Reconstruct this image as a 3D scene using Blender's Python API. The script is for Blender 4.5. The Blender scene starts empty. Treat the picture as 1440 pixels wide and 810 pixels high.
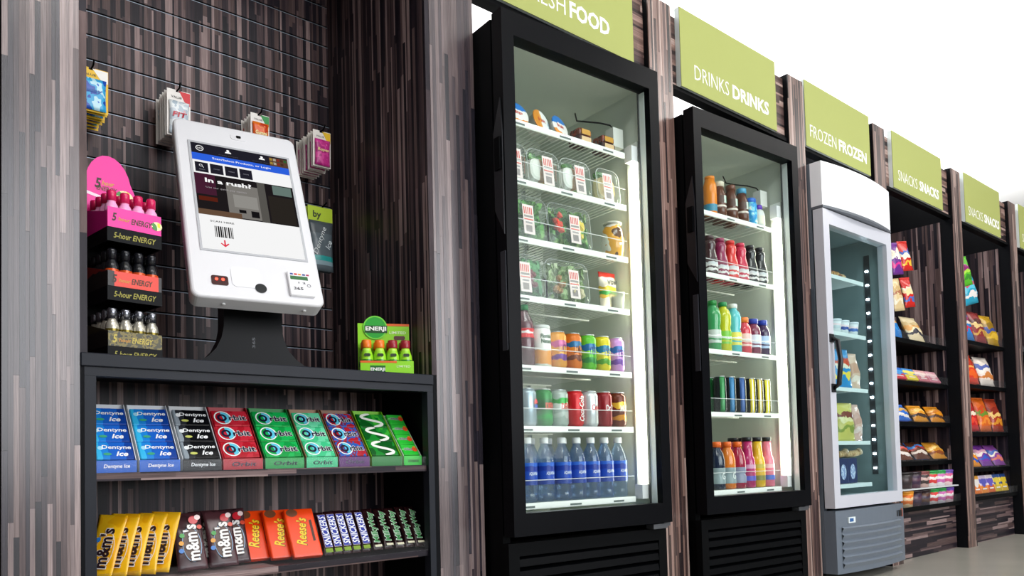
import bpy, bmesh, math, random
from mathutils import Vector, Matrix, Euler
random.seed(7)
SC = bpy.context.scene
COL = SC.collection
PI = math.pi
def R(d): return math.radians(d)

# ------------------------------------------------------------------ camera
F_PX, PP_X, PP_Y = 1087.0, 720.0, 607.4
CAM = Vector((0.0, -1.8835, 0.6126))
RM = Matrix(((0.762116, 0.647412, -0.006089), (-0.646923, 0.761096, -0.047163), (-0.025900, 0.039882, 0.998869)))
cd = bpy.data.cameras.new('camera'); cam = bpy.data.objects.new('camera', cd); COL.objects.link(cam)
cd.sensor_width = 36; cd.lens = F_PX / 1440 * 36; cd.shift_y = (PP_Y - 405) / 1440; cd.clip_start = .02
m = Matrix.Identity(4)
for i in range(3):
    m[i][0] = RM[i][0]; m[i][1] = RM[i][2]; m[i][2] = -RM[i][1]; m[i][3] = CAM[i]
cam.matrix_world = m
SC.camera = cam

# ------------------------------------------------------------------ world, lights, exposure
w = bpy.data.worlds.new('world'); SC.world = w; w.use_nodes = True
bg = w.node_tree.nodes['Background']; bg.inputs[0].default_value = (.93, .95, 1, 1); bg.inputs[1].default_value = .17
SC.view_settings.view_transform = 'Standard'; SC.view_settings.look = 'None'
SC.view_settings.exposure = 0.0; SC.view_settings.gamma = 1.0; SC.view_settings.use_curve_mapping = False
def area(name, loc, rot, sx, sy, power, col=(1, 1, 1)):
    l = bpy.data.lights.new(name, 'AREA'); l.shape = 'RECTANGLE'; l.size = sx; l.size_y = sy; l.energy = power; l.color = col
    o = bpy.data.objects.new(name, l); COL.objects.link(o); o.location = loc; o.rotation_euler = rot
    return o
area('window_daylight', (3.05, -5.2, 1.95), (R(90), 0, 0), 5.2, 2.6, 235, (.95, .97, 1))
area('ceiling_luminaire', (1.0, -2.4, 3.38), (0, 0, 0), 3.0, .6, 60, (1, .98, .95))
area('ceiling_luminaire', (6.0, -2.0, 3.38), (0, 0, 0), 4.0, .6, 58, (1, .97, .93))
area('added_ceiling_fill', (4.4, 1.3, 2.0), (R(180), 0, 0), 9.0, 1.2, 290, (1, 1, 1))  # added fill behind the bays to whiten the ceiling, not a real fitting
SC.cycles.max_bounces = 8; SC.cycles.transparent_max_bounces = 16; SC.cycles.use_denoising = True
SC.cycles.caustics_reflective = False; SC.cycles.caustics_refractive = False

# ------------------------------------------------------------------ pixel -> place (1440x810 frame)
def ray(u, v): return RM @ Vector(((u - PP_X) / F_PX, 1, -(v - PP_Y) / F_PX))
def onY(u, v, y): d = ray(u, v); return CAM + d * ((y - CAM.y) / d.y)
def onX(u, v, x): d = ray(u, v); return CAM + d * ((x - CAM.x) / d.x)
def onZ(u, v, z): d = ray(u, v); return CAM + d * ((z - CAM.z) / d.z)
def onPlane(u, v, p, n): d = ray(u, v); return CAM + d * ((p - CAM).dot(n) / d.dot(n))

# ------------------------------------------------------------------ materials
def lin(c):
    if isinstance(c, str): c = tuple(int(c[i:i + 2], 16) for i in (1, 3, 5))
    return tuple(((x / 255) / 12.92 if x <= 10 else (((x / 255) + .055) / 1.055) ** 2.4) for x in c[:3]) + (1,)
MATS = {}
def nt(name):
    m = bpy.data.materials.new(name); m.use_nodes = True
    t = m.node_tree
    return m, t, t.nodes['Principled BSDF']
def setp(b, rough=.5, metal=0, spec=.5, coat=0):
    b.inputs['Roughness'].default_value = rough; b.inputs['Metallic'].default_value = metal
    b.inputs['Specular IOR Level'].default_value = spec
    if coat: b.inputs['Coat Weight'].default_value = coat; b.inputs['Coat Roughness'].default_value = .08
def M(col, rough=.5, metal=0, spec=.5, coat=0, emit=0, noise=0, nscale=40):
    key = ('M', str(col), rough, metal, spec, coat, emit, noise, nscale)
    if key in MATS: return MATS[key]
    m, t, b = nt('plain'); MATS[key] = m; c = lin(col)
    setp(b, rough, metal, spec, coat); b.inputs['Base Color'].default_value = c
    if emit: b.inputs['Emission Color'].default_value = c; b.inputs['Emission Strength'].default_value = emit
    if noise:
        n = t.nodes.new('ShaderNodeTexNoise'); n.inputs['Scale'].default_value = nscale; n.inputs['Detail'].default_value = 3
        tc = t.nodes.new('ShaderNodeTexCoord'); t.links.new(tc.outputs['Object'], n.inputs['Vector'])
        mx = t.nodes.new('ShaderNodeMix'); mx.data_type = 'RGBA'
        mx.inputs[6].default_value = tuple(x * (1 - noise) for x in c[:3]) + (1,); mx.inputs[7].default_value = tuple(min(1, x * (1 + noise)) for x in c[:3]) + (1,)
        t.links.new(n.outputs[0], mx.inputs[0]); t.links.new(mx.outputs[2], b.inputs['Base Color'])
        bp = t.nodes.new('ShaderNodeBump'); bp.inputs['Strength'].default_value = .08; t.links.new(n.outputs[0], bp.inputs['Height']); t.links.new(bp.outputs[0], b.inputs['Normal'])
    return m
def ramp(t, stops, const=True):
    r = t.nodes.new('ShaderNodeValToRGB'); e = r.color_ramp
    e.interpolation = 'CONSTANT' if const else 'LINEAR'
    while len(e.elements) < len(stops): e.elements.new(.5)
    for el, (p, c) in zip(e.elements, stops): el.position = p; el.color = lin(c)
    return r
def BAND(stops, lo, hi, axis='Z', rough=.35, metal=0, wob=0, nscale=30, coat=0):
    """printed bands: colours change along one object axis between lo and hi (metres)"""
    key = ('B', str(stops), lo, hi, axis, rough, metal, wob, nscale, coat)
    if key in MATS: return MATS[key]
    m, t, b = nt('print'); MATS[key] = m; setp(b, rough, metal, .5, coat)
    tc = t.nodes.new('ShaderNodeTexCoord'); sp = t.nodes.new('ShaderNodeSeparateXYZ'); t.links.new(tc.outputs['Object'], sp.inputs[0])
    mr = t.nodes.new('ShaderNodeMapRange'); mr.inputs[1].default_value = lo; mr.inputs[2].default_value = hi
    t.links.new(sp.outputs['XYZ'.index(axis)], mr.inputs[0]); f = mr.outputs[0]
    if wob:
        n = t.nodes.new('ShaderNodeTexNoise'); n.inputs['Scale'].default_value = nscale; n.inputs['Detail'].default_value = 2
        t.links.new(tc.outputs['Object'], n.inputs['Vector'])
        a = t.nodes.new('ShaderNodeMath'); a.operation = 'MULTIPLY_ADD'; a.inputs[1].default_value = wob
        s = t.nodes.new('ShaderNodeMath'); s.operation = 'SUBTRACT'; s.inputs[1].default_value = .5
        t.links.new(n.outputs[0], s.inputs[0]); t.links.new(s.outputs[0], a.inputs[0]); t.links.new(f, a.inputs[2]); f = a.outputs[0]
    r = ramp(t, stops); t.links.new(f, r.inputs[0]); t.links.new(r.outputs[0], b.inputs['Base Color'])
    return m
def BLOT(cols, scale=40, rough=.3, seed=0, coat=0, const=True):
    """printed blotches of several colours"""
    key = ('BL', str(cols), scale, rough, seed, coat, const)
    if key in MATS: return MATS[key]
    m, t, b = nt('blotch_print'); MATS[key] = m; setp(b, rough, 0, .5, coat)
    tc = t.nodes.new('ShaderNodeTexCoord'); n = t.nodes.new('ShaderNodeTexNoise'); n.noise_dimensions = '4D'; n.inputs['W'].default_value = seed
    n.inputs['Scale'].default_value = scale; n.inputs['Detail'].default_value = 2; t.links.new(tc.outputs['Object'], n.inputs['Vector'])
    k = len(cols); r = ramp(t, [(0 if i == 0 else .49 + .2 * (i - 1) / max(1, k - 2), c) for i, c in enumerate(cols)], const)
    t.links.new(n.outputs[0], r.inputs[0]); t.links.new(r.outputs[0], b.inputs['Base Color'])
    return m
def WAVE(c, h, seed=0, rough=.25, metal=0, wob=.3, nscale=30, lo=0.):
    """printed wavy bands: base, two accents and a light band"""
    p = random.Random(seed).uniform(-.04, .04)
    return BAND([(0, c[0]), (.2 + p, c[1]), (.34 + p, c[0]), (.46 + p, c[-1]), (.58 + p, c[2 % len(c)]), (.72 + p, c[0])], lo, h, 'Z', rough, metal, wob, nscale)
def CLEAR(tint=(235, 242, 242), refl=.06, body=.0, rough=.04):
    """thin clear sheet: transparent with a fresnel gloss"""
    key = ('C', str(tint), refl, body, rough)
    if key in MATS: return MATS[key]
    m, t, b = nt('clear_sheet'); MATS[key] = m
    t.nodes.remove(b); out = t.nodes['Material Output']
    tr = t.nodes.new('ShaderNodeBsdfTransparent'); tr.inputs[0].default_value = lin(tint)
    gl = t.nodes.new('ShaderNodeBsdfGlossy'); gl.inputs['Roughness'].default_value = rough
    lw = t.nodes.new('ShaderNodeLayerWeight'); lw.inputs[0].default_value = .5
    pw = t.nodes.new('ShaderNodeMath'); pw.operation = 'POWER'; pw.inputs[1].default_value = 5; t.links.new(lw.outputs['Facing'], pw.inputs[0])
    mu = t.nodes.new('ShaderNodeMath'); mu.operation = 'MULTIPLY_ADD'; mu.inputs[1].default_value = .5; mu.inputs[2].default_value = refl; mu.use_clamp = True
    t.links.new(pw.outputs[0], mu.inputs[0])
    mx = t.nodes.new('ShaderNodeMixShader'); t.links.new(mu.outputs[0], mx.inputs[0]); t.links.new(tr.outputs[0], mx.inputs[1]); t.links.new(gl.outputs[0], mx.inputs[2])
    o = mx.outputs[0]
    if body:
        df = t.nodes.new('ShaderNodeBsdfDiffuse'); df.inputs[0].default_value = lin(tint)
        m2 = t.nodes.new('ShaderNodeMixShader'); m2.inputs[0].default_value = body; t.links.new(o, m2.inputs[1]); t.links.new(df.outputs[0], m2.inputs[2]); o = m2.outputs[0]
    t.links.new(o, out.inputs[0])
    return m
def EMIT(col, s):
    key = ('E', str(col), s)
    if key in MATS: return MATS[key]
    m, t, b = nt('lamp_glow'); MATS[key] = m; b.inputs['Base Color'].default_value = (0, 0, 0, 1); b.inputs['Specular IOR Level'].default_value = 0
    b.inputs['Emission Color'].default_value = lin(col); b.inputs['Emission Strength'].default_value = s
    return m
LAM_COLS = ['#26212a', '#57474a', '#352b32', '#7d6868', '#1f1c25', '#62504f', '#a58f8d', '#45393e', '#2c262e', '#6e5b5a']
LAM_WARM = ['#3a2c2c', '#7a6058', '#4e3c3a', '#a88a80', '#2c2224', '#8a6e64', '#c4aaa0', '#5c4743', '#6a5350', '#97796f']
def LAM(across='X', along='Z', width=.009, length=.34, rough=.32, seed=0., spec=.2, cols=None):
    cols = cols or LAM_COLS
    """printed laminate of staggered narrow wood strips"""
    key = ('L', across, along, width, length, rough, seed, spec, cols[0])
    if key in MATS: return MATS[key]
    m, t, b = nt('wood_strip_laminate'); MATS[key] = m; setp(b, rough, 0, spec)
    N, L = t.nodes, t.links
    def math_(op, a, c=None, d=None):
        n = N.new('ShaderNodeMath'); n.operation = op
        for i, x in enumerate((a, c, d)):
            if x is None: continue
            if isinstance(x, (int, float)): n.inputs[i].default_value = x
            else: L.new(x, n.inputs[i])
        return n.outputs[0]
    tc = N.new('ShaderNodeTexCoord'); sp = N.new('ShaderNodeSeparateXYZ'); L.new(tc.outputs['Object'], sp.inputs[0])
    u = math_('MULTIPLY_ADD', sp.outputs['XYZ'.index(across)], 1 / width, seed)
    u = math_('ADD', u, math_('MULTIPLY', math_('SINE', math_('MULTIPLY', u, 1.9)), .34))
    cu = math_('FLOOR', u)
    wn = N.new('ShaderNodeTexWhiteNoise'); wn.noise_dimensions = '1D'; L.new(cu, wn.inputs['W'])
    v = math_('ADD', math_('MULTIPLY', sp.outputs['XYZ'.index(along)], 1 / length), math_('MULTIPLY', wn.outputs[0], 17))
    cv = math_('FLOOR', v)
    cb = N.new('ShaderNodeCombineXYZ'); L.new(cu, cb.inputs[0]); L.new(cv, cb.inputs[1]); cb.inputs[2].default_value = seed
    w2 = N.new('ShaderNodeTexWhiteNoise'); w2.noise_dimensions = '3D'; L.new(cb.outputs[0], w2.inputs['Vector'])
    k = len(cols); r = ramp(t, [(i / k, c) for i, c in enumerate(cols)]); L.new(w2.outputs[0], r.inputs[0])
    n = N.new('ShaderNodeTexNoise'); n.inputs['Scale'].default_value = 1; n.inputs['Detail'].default_value = 4
    mp = N.new('ShaderNodeMapping'); sc = [60, 60, 60]; sc['XYZ'.index(across)] = 400; sc['XYZ'.index(along)] = 9; mp.inputs['Scale'].default_value = sc
    L.new(tc.outputs['Object'], mp.inputs[0]); L.new(mp.outputs[0], n.inputs['Vector'])
    mx = N.new('ShaderNodeMix'); mx.data_type = 'RGBA'; mx.blend_type = 'MULTIPLY'; mx.inputs[0].default_value = 1
    r2 = ramp(t, [(.3, (175, 170, 170)), (.7, (255, 255, 255))], False); L.new(n.outputs[0], r2.inputs[0])
    L.new(r.outputs[0], mx.inputs[6]); L.new(r2.outputs[0], mx.inputs[7]); L.new(mx.outputs[2], b.inputs['Base Color'])
    return m
def STRIP():
    """one wood strip, its own colour taken from the object"""
    if 'strip' in MATS: return MATS['strip']
    m, t, b = nt('wood_strip'); MATS['strip'] = m; setp(b, .26, 0, .85)
    N, L = t.nodes, t.links
    oi = N.new('ShaderNodeObjectInfo'); tc = N.new('ShaderNodeTexCoord'); gm = N.new('ShaderNodeNewGeometry')
    mp = N.new('ShaderNodeMapping'); mp.inputs['Scale'].default_value = (420, 60, 9); L.new(gm.outputs['Position'], mp.inputs[0])
    n = N.new('ShaderNodeTexNoise'); n.inputs['Scale'].default_value = 1; n.inputs['Detail'].default_value = 5; L.new(mp.outputs[0], n.inputs['Vector'])
    r2 = ramp(t, [(.3, (175, 170, 170)), (.7, (255, 255, 255))], False); L.new(n.outputs[0], r2.inputs[0])
    mx = N.new('ShaderNodeMix'); mx.data_type = 'RGBA'; mx.blend_type = 'MULTIPLY'; mx.inputs[0].default_value = 1
    L.new(oi.outputs['Color'], mx.inputs[6]); L.new(r2.outputs[0], mx.inputs[7]); L.new(mx.outputs[2], b.inputs['Base Color'])
    return m
BLACK = M('#050608', .5, 0, .06); BLACKG = M('#06070b', .32, 0, .08); DARK = M('#0c0d11', .6, 0, .1); STEEL = M('#c8ccd2', .25, 1)
WHITE = M('#f1f1f3', .4); SLATE = M('#1f222a', .45, 0, .2)

# ------------------------------------------------------------------ meshes
MESH = {}
def mesh(verts, faces, smooth=False, name='mesh'):
    me = bpy.data.meshes.new(name); me.from_pydata([tuple(v) for v in verts], [], faces); me.update()
    if smooth: me.polygons.foreach_set('use_smooth', [True] * len(me.polygons))
    return me
def from_bm(bm, smooth=False):
    me = bpy.data.meshes.new('mesh'); bm.to_mesh(me); bm.free()
    if smooth: me.polygons.foreach_set('use_smooth', [True] * len(me.polygons))
    return me
def box(x0, x1, y0, y1, z0, z1, bev=0, seg=1):
    key = ('box', round(x0, 5), round(x1, 5), round(y0, 5), round(y1, 5), round(z0, 5), round(z1, 5), bev, seg)
    if key in MESH: return MESH[key]
    bm = bmesh.new(); bmesh.ops.create_cube(bm, size=1)
    for v in bm.verts: v.co = Vector(((x0 + x1) / 2 + v.co.x * (x1 - x0), (y0 + y1) / 2 + v.co.y * (y1 - y0), (z0 + z1) / 2 + v.co.z * (z1 - z0)))
    if bev: bmesh.ops.bevel(bm, geom=bm.edges[:], offset=bev, segments=seg, affect='EDGES', profile=.5)
    MESH[key] = from_bm(bm, False); return MESH[key]
def boxes(lst):
    """several boxes joined into one part"""
    V, Fc = [], []
    for x0, x1, y0, y1, z0, z1 in lst:
        b = len(V)
        V += [(x0, y0, z0), (x1, y0, z0), (x1, y1, z0), (x0, y1, z0), (x0, y0, z1), (x1, y0, z1), (x1, y1, z1), (x0, y1, z1)]
        Fc += [[b + i for i in f] for f in ((3, 2, 1, 0), (4, 5, 6, 7), (0, 1, 5, 4), (1, 2, 6, 5), (2, 3, 7, 6), (3, 0, 4, 7))]
    return mesh(V, Fc)
def join(ms):
    V, Fc = [], []
    for me in ms:
        b = len(V); V += [tuple(v.co) for v in me.vertices]; Fc += [[b + i for i in p.vertices] for p in me.polygons]
    return mesh(V, Fc)
def lathe(prof, n=20, close=True):
    """prof = [(r, z)...] turned about Z"""
    key = ('lathe', tuple(prof), n)
    if key in MESH: return MESH[key]
    V, Fc = [], []
    for r, z in prof:
        for k in range(n): a = 2 * PI * k / n; V.append((r * math.cos(a), r * math.sin(a), z))
    for i in range(len(prof) - 1):
        for k in range(n): k2 = (k + 1) % n; Fc.append([i * n + k, i * n + k2, (i + 1) * n + k2, (i + 1) * n + k])
    if close: Fc.append(list(range(n))[::-1]); Fc.append([(len(prof) - 1) * n + k for k in range(n)])
    MESH[key] = mesh(V, Fc, True); return MESH[key]
def tube(pts, r, n=8):
    pts = [Vector(p) for p in pts]; V, Fc = [], []
    for i, p in enumerate(pts):
        d = (pts[min(i + 1, len(pts) - 1)] - pts[max(i - 1, 0)]).normalized()
        a = d.cross(Vector((0, 0, 1)) if abs(d.z) < .9 else Vector((1, 0, 0))).normalized(); b = d.cross(a)
        for k in range(n): t = 2 * PI * k / n; V.append(p + (a * math.cos(t) + b * math.sin(t)) * r)
    for i in range(len(pts) - 1):
        for k in range(n): k2 = (k + 1) % n; Fc.append([i * n + k, i * n + k2, (i + 1) * n + k2, (i + 1) * n + k])
    Fc.append(list(range(n))[::-1]); Fc.append([(len(pts) - 1) * n + k for k in range(n)])
    return mesh(V, Fc, True)
def prism(poly, y0, y1):
    """polygon in x,z pushed from y0 to y1"""
    n = len(poly); V = [(x, y0, z) for x, z in poly] + [(x, y1, z) for x, z in poly]
    Fc = [list(range(n)), [n + i for i in range(n)][::-1]] + [[i, n + i, n + (i + 1) % n, (i + 1) % n] for i in range(n)]
    bm = bmesh.new(); me = mesh(V, Fc); bm.from_mesh(me); bmesh.ops.recalc_face_normals(bm, faces=bm.faces[:]); bm.to_mesh(me); bm.free()
    return me
def xprism(poly, x0, x1):
    """polygon in y,z pushed along x"""
    me = prism(poly, x0, x1)
    for v in me.vertices: v.co = Vector((v.co.y, v.co.x, v.co.z))
    me.flip_normals(); return me
def rrect(w, h, r, n=5):
    P = []
    for cx, cz, a0 in ((w / 2 - r, h / 2 - r, 0), (-w / 2 + r, h / 2 - r, 90), (-w / 2 + r, -h / 2 + r, 180), (w / 2 - r, -h / 2 + r, 270)):
        for k in range(n + 1): a = R(a0 + 90 * k / n); P.append((cx + r * math.cos(a), cz + r * math.sin(a)))
    return P
def disc(r, n=24, rx=None, a0=0, a1=360):
    rx = rx or r
    return [(rx * math.cos(R(a0 + (a1 - a0) * k / n)), r * math.sin(R(a0 + (a1 - a0) * k / n))) for k in range(n if a1 - a0 >= 360 else n + 1)]
def ring(r0, r1, n=28):
    V = [(r * math.cos(2 * PI * k / n), 0, r * math.sin(2 * PI * k / n)) for r in (r0, r1) for k in range(n)]
    return mesh(V, [[k, (k + 1) % n, n + (k + 1) % n, n + k] for k in range(n)])
def flat(poly, y=0): return mesh([(x, y, z) for x, z in poly], [list(range(len(poly)))])
def pillow(w, h, t, crimp=.008, nx=10, nz=14, wav=.0, seed=0):
    """a filled flow-wrap bag: puffed middle, flat crimped ends; stands on z=0, faces -y"""
    key = ('pillow', w, h, t, crimp, nx, nz, wav, seed)
    if key in MESH: return MESH[key]
    rnd = random.Random(seed); V, Fc = [], []
    ph = [rnd.uniform(0, 6) for _ in range(6)]
    for s in (-1, 1):
        for j in range(nz + 1):
            z = h * j / nz
            e = max(0, min(1, (min(z, h - z) - crimp) / (h * .28))) ** .6
            for i in range(nx + 1):
                u = 2 * i / nx - 1
                f = (1 - abs(u) ** 3) ** .7 * e
                wr = 1 + .16 * math.sin(u * 5 + z / h * 9 + ph[0]) + .12 * math.sin(z / h * 17 + u * 3 + ph[1])
                x = u * w / 2 * (1 - .05 * e)
                y = s * (t / 2 * f * wr + .0004) + wav * math.sin(z / h * 5 + ph[2]) * (1 - e)
                V.append((x, y, z))
    n1 = (nx + 1) * (nz + 1)
    for j in range(nz):
        for i in range(nx):
            a = j * (nx + 1) + i; q = [a, a + 1, a + nx + 2, a + nx + 1]
            Fc.append(q); Fc.append([n1 + k for k in q][::-1])
    edge = [i for i in range(nx + 1)] + [(j * (nx + 1) + nx) for j in range(1, nz + 1)] + [nz * (nx + 1) + i for i in range(nx - 1, -1, -1)] + [j * (nx + 1) for j in range(nz - 1, 0, -1)]
    for a, b in zip(edge, edge[1:] + edge[:1]): Fc.append([a, n1 + a, n1 + b, b])
    MESH[key] = mesh(V, Fc, True); return MESH[key]
TXT = {}
def text_mesh(body, w, h, bold=0., shear=0., bend=0., italic=0):
    key = (body, w and round(w, 5), round(h, 5), bold, shear, bend)
    if key in TXT: return TXT[key]
    c = bpy.data.curves.new('lettering', 'FONT'); c.body = body; c.size = 1; c.resolution_u = 2; c.offset = bold; c.shear = shear
    o = bpy.data.objects.new('lettering', c); me = bpy.data.meshes.new_from_object(o)
    bpy.data.objects.remove(o); bpy.data.curves.remove(c)
    xs = [v.co.x for v in me.vertices]; ys = [v.co.y for v in me.vertices]
    x0, x1, y0, y1 = min(xs), max(xs), min(ys), max(ys); sy = h / (y1 - y0); sx = (w / (x1 - x0)) if w else sy
    for v in me.vertices:
        x, z = (v.co.x - x0) * sx, (v.co.y - y0) * sy; x -= (x1 - x0) * sx / 2; z -= h / 2
        if bend: v.co = Vector((bend * math.sin(x / bend), -bend * math.cos(x / bend), z))
        else: v.co = Vector((x, 0, z))
    me.materials.clear(); TXT[key] = me
    return me

# ------------------------------------------------------------------ objects
def put(o, parent=None, loc=(0, 0, 0), rot=(0, 0, 0)):
    COL.objects.link(o); o.location = loc; o.rotation_euler = rot
    if parent: o.parent = parent
    return o
def obj(name, me, mat, parent=None, loc=(0, 0, 0), rot=(0, 0, 0), label=None):
    if not me.materials: me.materials.append(None)
    o = bpy.data.objects.new(name, me)
    o.material_slots[0].link = 'OBJECT'; o.material_slots[0].material = mat
    if label: o['label'] = label
    return put(o, parent, loc, rot)
def tag(o, label, cat, group=None):
    o['label'] = label; o['category'] = cat
    if group: o['group'] = group
    return o
def thing(name, label, cat, loc=(0, 0, 0), rot=(0, 0, 0), group=None):
    o = bpy.data.objects.new(name, None); o.empty_display_size = .02
    return tag(put(o, None, loc, rot), label, cat, group)
def struct(name, me, mat, loc=(0, 0, 0), rot=(0, 0, 0)):
    o = obj(name, me, mat, None, loc, rot); o['kind'] = 'structure'; return o
def text(body, w, h, mat, parent, x, y, z, bold=0., shear=0., bend=0., turn=0, name='lettering', tilt=0):
    """lettering on a face that looks towards -y; turn spins it in that face"""
    return obj(name, text_mesh(body, w, h, bold, shear, bend), mat, parent, (x, y, z), (tilt, turn, 0))
def mesh_bounds(me):
    return [(min(v.co[i] for v in me.vertices), max(v.co[i] for v in me.vertices)) for i in range(3)]

# ================================================================== the setting
FLOORM = M('#a5a298', .22, 0, .5, noise=.16, nscale=2.2)
struct('floor', box(-4, 16, -6, 3.2, -.1, 0), FLOORM)
struct('ceiling', box(-4, 16, -6, 3.2, 3.4, 3.5), M('#f7f7f7', .9))
struct('wall_back', box(-4, 16, 3.1, 3.2, 0, 3.4), M('#f3f3f3', .9))

# ------------------------------------------------------------------ wood posts
POSTS = [(.228, .372), (1.314, 1.481), (2.356, 2.498), (3.39, 3.529), (4.278, 4.417), (5.37, 5.515), (6.44, 6.585), (7.46, 7.60)]
PLAB = ['wide wood-strip post at the far left edge beside the energy shot rack',
        'wood-strip post between the white kiosk bay and the first black cooler',
        'wood-strip post between the two black glass-door coolers',
        'wood-strip post between the drinks cooler and the grey freezer',
        'wood-strip post between the grey freezer and the first snack bay',
        'wood-strip post between the two snack bays, standing on grey floor',
        'wood-strip post right of the second snack bay',
        'wood-strip post at the far right end of the row']
UNIT = box(0, 1, 0, 1, 0, 1)
PT = 2.44
for i, ((x0, x1), lb) in enumerate(zip(POSTS, PLAB)):
    t = thing('wood_post', lb, 'post', (x0, 0, 0), group='wood-strip posts between the bays')
    W = x1 - x0
    obj('core', box(0, W, .004, .62, 0, PT), DARK, t)
    if i < 3:
        rnd = random.Random(20 + i); n = 15 if i < 2 else 12
        ws = [rnd.uniform(.7, 1.35) for _ in range(n)]; s = sum(ws); x = 0
        for q in ws:
            cw = q / s * W; z = 0 - rnd.uniform(0, .3)
            while z < PT:
                h = rnd.uniform(.25, .8); a, b = max(0, z), min(PT, z + h)
                if b - a > .01:
                    o = obj('wood_strip', UNIT, STRIP(), t, (x + .0001, -rnd.uniform(.0, .0012), a))
                    o.scale = (cw - .0002, .0055, b - a - .0003)
                    c = lin(rnd.choice(['#36323c', '#594c50', '#6e5f60', '#453b42', '#978686', '#7d6d6e', '#2a2731', '#625254', '#aa9796', '#4f444a', '#3a3540', '#8a7877'] if i < 2 else LAM_WARM))
                    o.color = c
                z += h
            x += cw
    else:
        obj('laminate_face', box(0, W, 0, .0045, 0, PT), LAM('X', 'Z', .011, .5, .3, i * 7.3, .5, LAM_WARM), t)

# ------------------------------------------------------------------ header boards and green signs
GREEN = M('#a6ad62', .6, 0, .3); GREEN_EDGE = M('#dfe8e6', .5); SIGNW = M('#fbfbf8', .6)
BAYS = [(1.481, 2.356), (2.498, 3.39), (3.529, 4.278), (4.417, 5.37), (5.515, 6.44), (6.585, 7.46)]
BN = ['fresh food', 'drinks', 'frozen', 'first snack', 'second snack', 'rightmost']
for (a, b), nm in zip(BAYS, BN):
    tag(obj('header_board', box(a + .001, b - .001, .026, .05, 2.13, 2.425), LAM('Z', 'X', .016, .22, .4, a, .3, LAM_WARM)), 'horizontal wood-strip header board behind the %s sign' % nm, 'board', 'header boards over the bays')
    tag(obj('header_rail', box(a + .001, b - .001, .012, .055, 2.112, 2.1295), BLACK), 'thin black rail under the header board of the %s bay' % nm, 'rail', 'black rails under the header boards')
SG = [(1.56, 2.263, 'FRESH', 'FOOD', (735, 795, 800.7, 857)), (2.558, 3.278, 'DRINKS', 'DRINKS', (976.6, 1025, 1030, 1081)), (3.545, 4.23, 'FROZEN', 'FROZEN', (1139, 1176, 1179.6, 1218.5)),
      (4.513, 5.213, 'SNACKS', 'SNACKS', (1263, 1290, 1293, 1320)), (5.588, 6.25, 'SNACKS', 'SNACKS', (1362, 1382, 1384, 1405)), (6.66, 7.36, 'SNACKS', 'SNACKS', None)]
SL = ['olive green sign reading FRESH FOOD above the first black cooler', 'olive green sign reading DRINKS DRINKS above the second black cooler', 'olive green sign reading FROZEN FROZEN above the grey freezer',
      'olive green sign reading SNACKS SNACKS beside the FROZEN sign', 'olive green sign reading SNACKS SNACKS, second along from the FROZEN sign', 'olive green sign cut off by the right edge of the photo']
for (x0, x1, a, b, px), lb in zip(SG, SL):
    t = thing('hanging_sign', lb, 'sign', (x0, 0, 2.13), group='green signs over the bays')
    obj('back_panel', box(0, x1 - x0, .003, .0255, 0, .331), GREEN_EDGE, t)
    obj('green_face', box(0, x1 - x0, 0, .0028, 0, .331), GREEN, t)
    if px:
        zr = 2.13 + .085
        xs = [onY(u, 0, 0).x for u in px]
        # pixel columns are read at the lettering's own height
        xs = []
        for u in px:
            v = 150
            for _ in range(12):
                p = onY(u, v, 0); v += (p.z - zr) * 300
            xs.append(p.x)
    else: xs = [6.72, 6.99, 7.02, 7.3]
    text(a, xs[1] - xs[0], .062, SIGNW, t, (xs[0] + xs[1]) / 2 - x0, -.0006, .085, -.008, name='thin_lettering')
    text(b, xs[3] - xs[2], .062, SIGNW, t, (xs[2] + xs[3]) / 2 - x0, -.0006, .085, .03, name='bold_lettering')

# ------------------------------------------------------------------ kiosk bay: slatwall, side panels, canopy
YB = .62
t = thing('slatwall', 'wood-strip slatwall with metal grooves behind the white kiosk', 'slatwall', (.372, YB, 0))
PITCH, Z0 = .0737, 1.546
obj('backing_board', box(-.02, .96, .016, .03, .3, PT), DARK, t)
k0 = int((.878 - Z0) / PITCH) - 1
AW = 1.314 - .372
for k in range(k0, 13):
    za = Z0 + k * PITCH; zb = min(za + PITCH, PT)
    if zb < .88: continue
    obj('slat', box(0, AW, 0, .0155, za + .0035, zb - .0035), LAM('X', 'Z', .009, .34, .35, 3.1), t)
    obj('groove_insert', box(0, AW, .0015, .0155, za - .0033, za - .0008), M('#8c99a6', .45, .4), t)
obj('lower_panel', box(0, AW, 0, .0155, 0, .87), LAM('X', 'Z', .009, .34, .35, 3.1), t)
tag(obj('side_panel', box(1.298, 1.3135, .0, YB - .001, .8785, PT), LAM('Y', 'Z', .009, .5, .4, 1.7)), 'dark wood-strip side panel right of the kiosk', 'panel')
tag(obj('side_panel', box(.3725, .388, .006, YB - .001, .8785, PT), LAM('Y', 'Z', .009, .5, .4, 5.7)), 'dark wood-strip side panel left of the kiosk', 'panel')
tag(obj('canopy_board', box(.373, 1.3135, .0, YB + .03, PT + .001, PT + .03), DARK), 'dark board closing the top of the kiosk bay', 'board')

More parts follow.
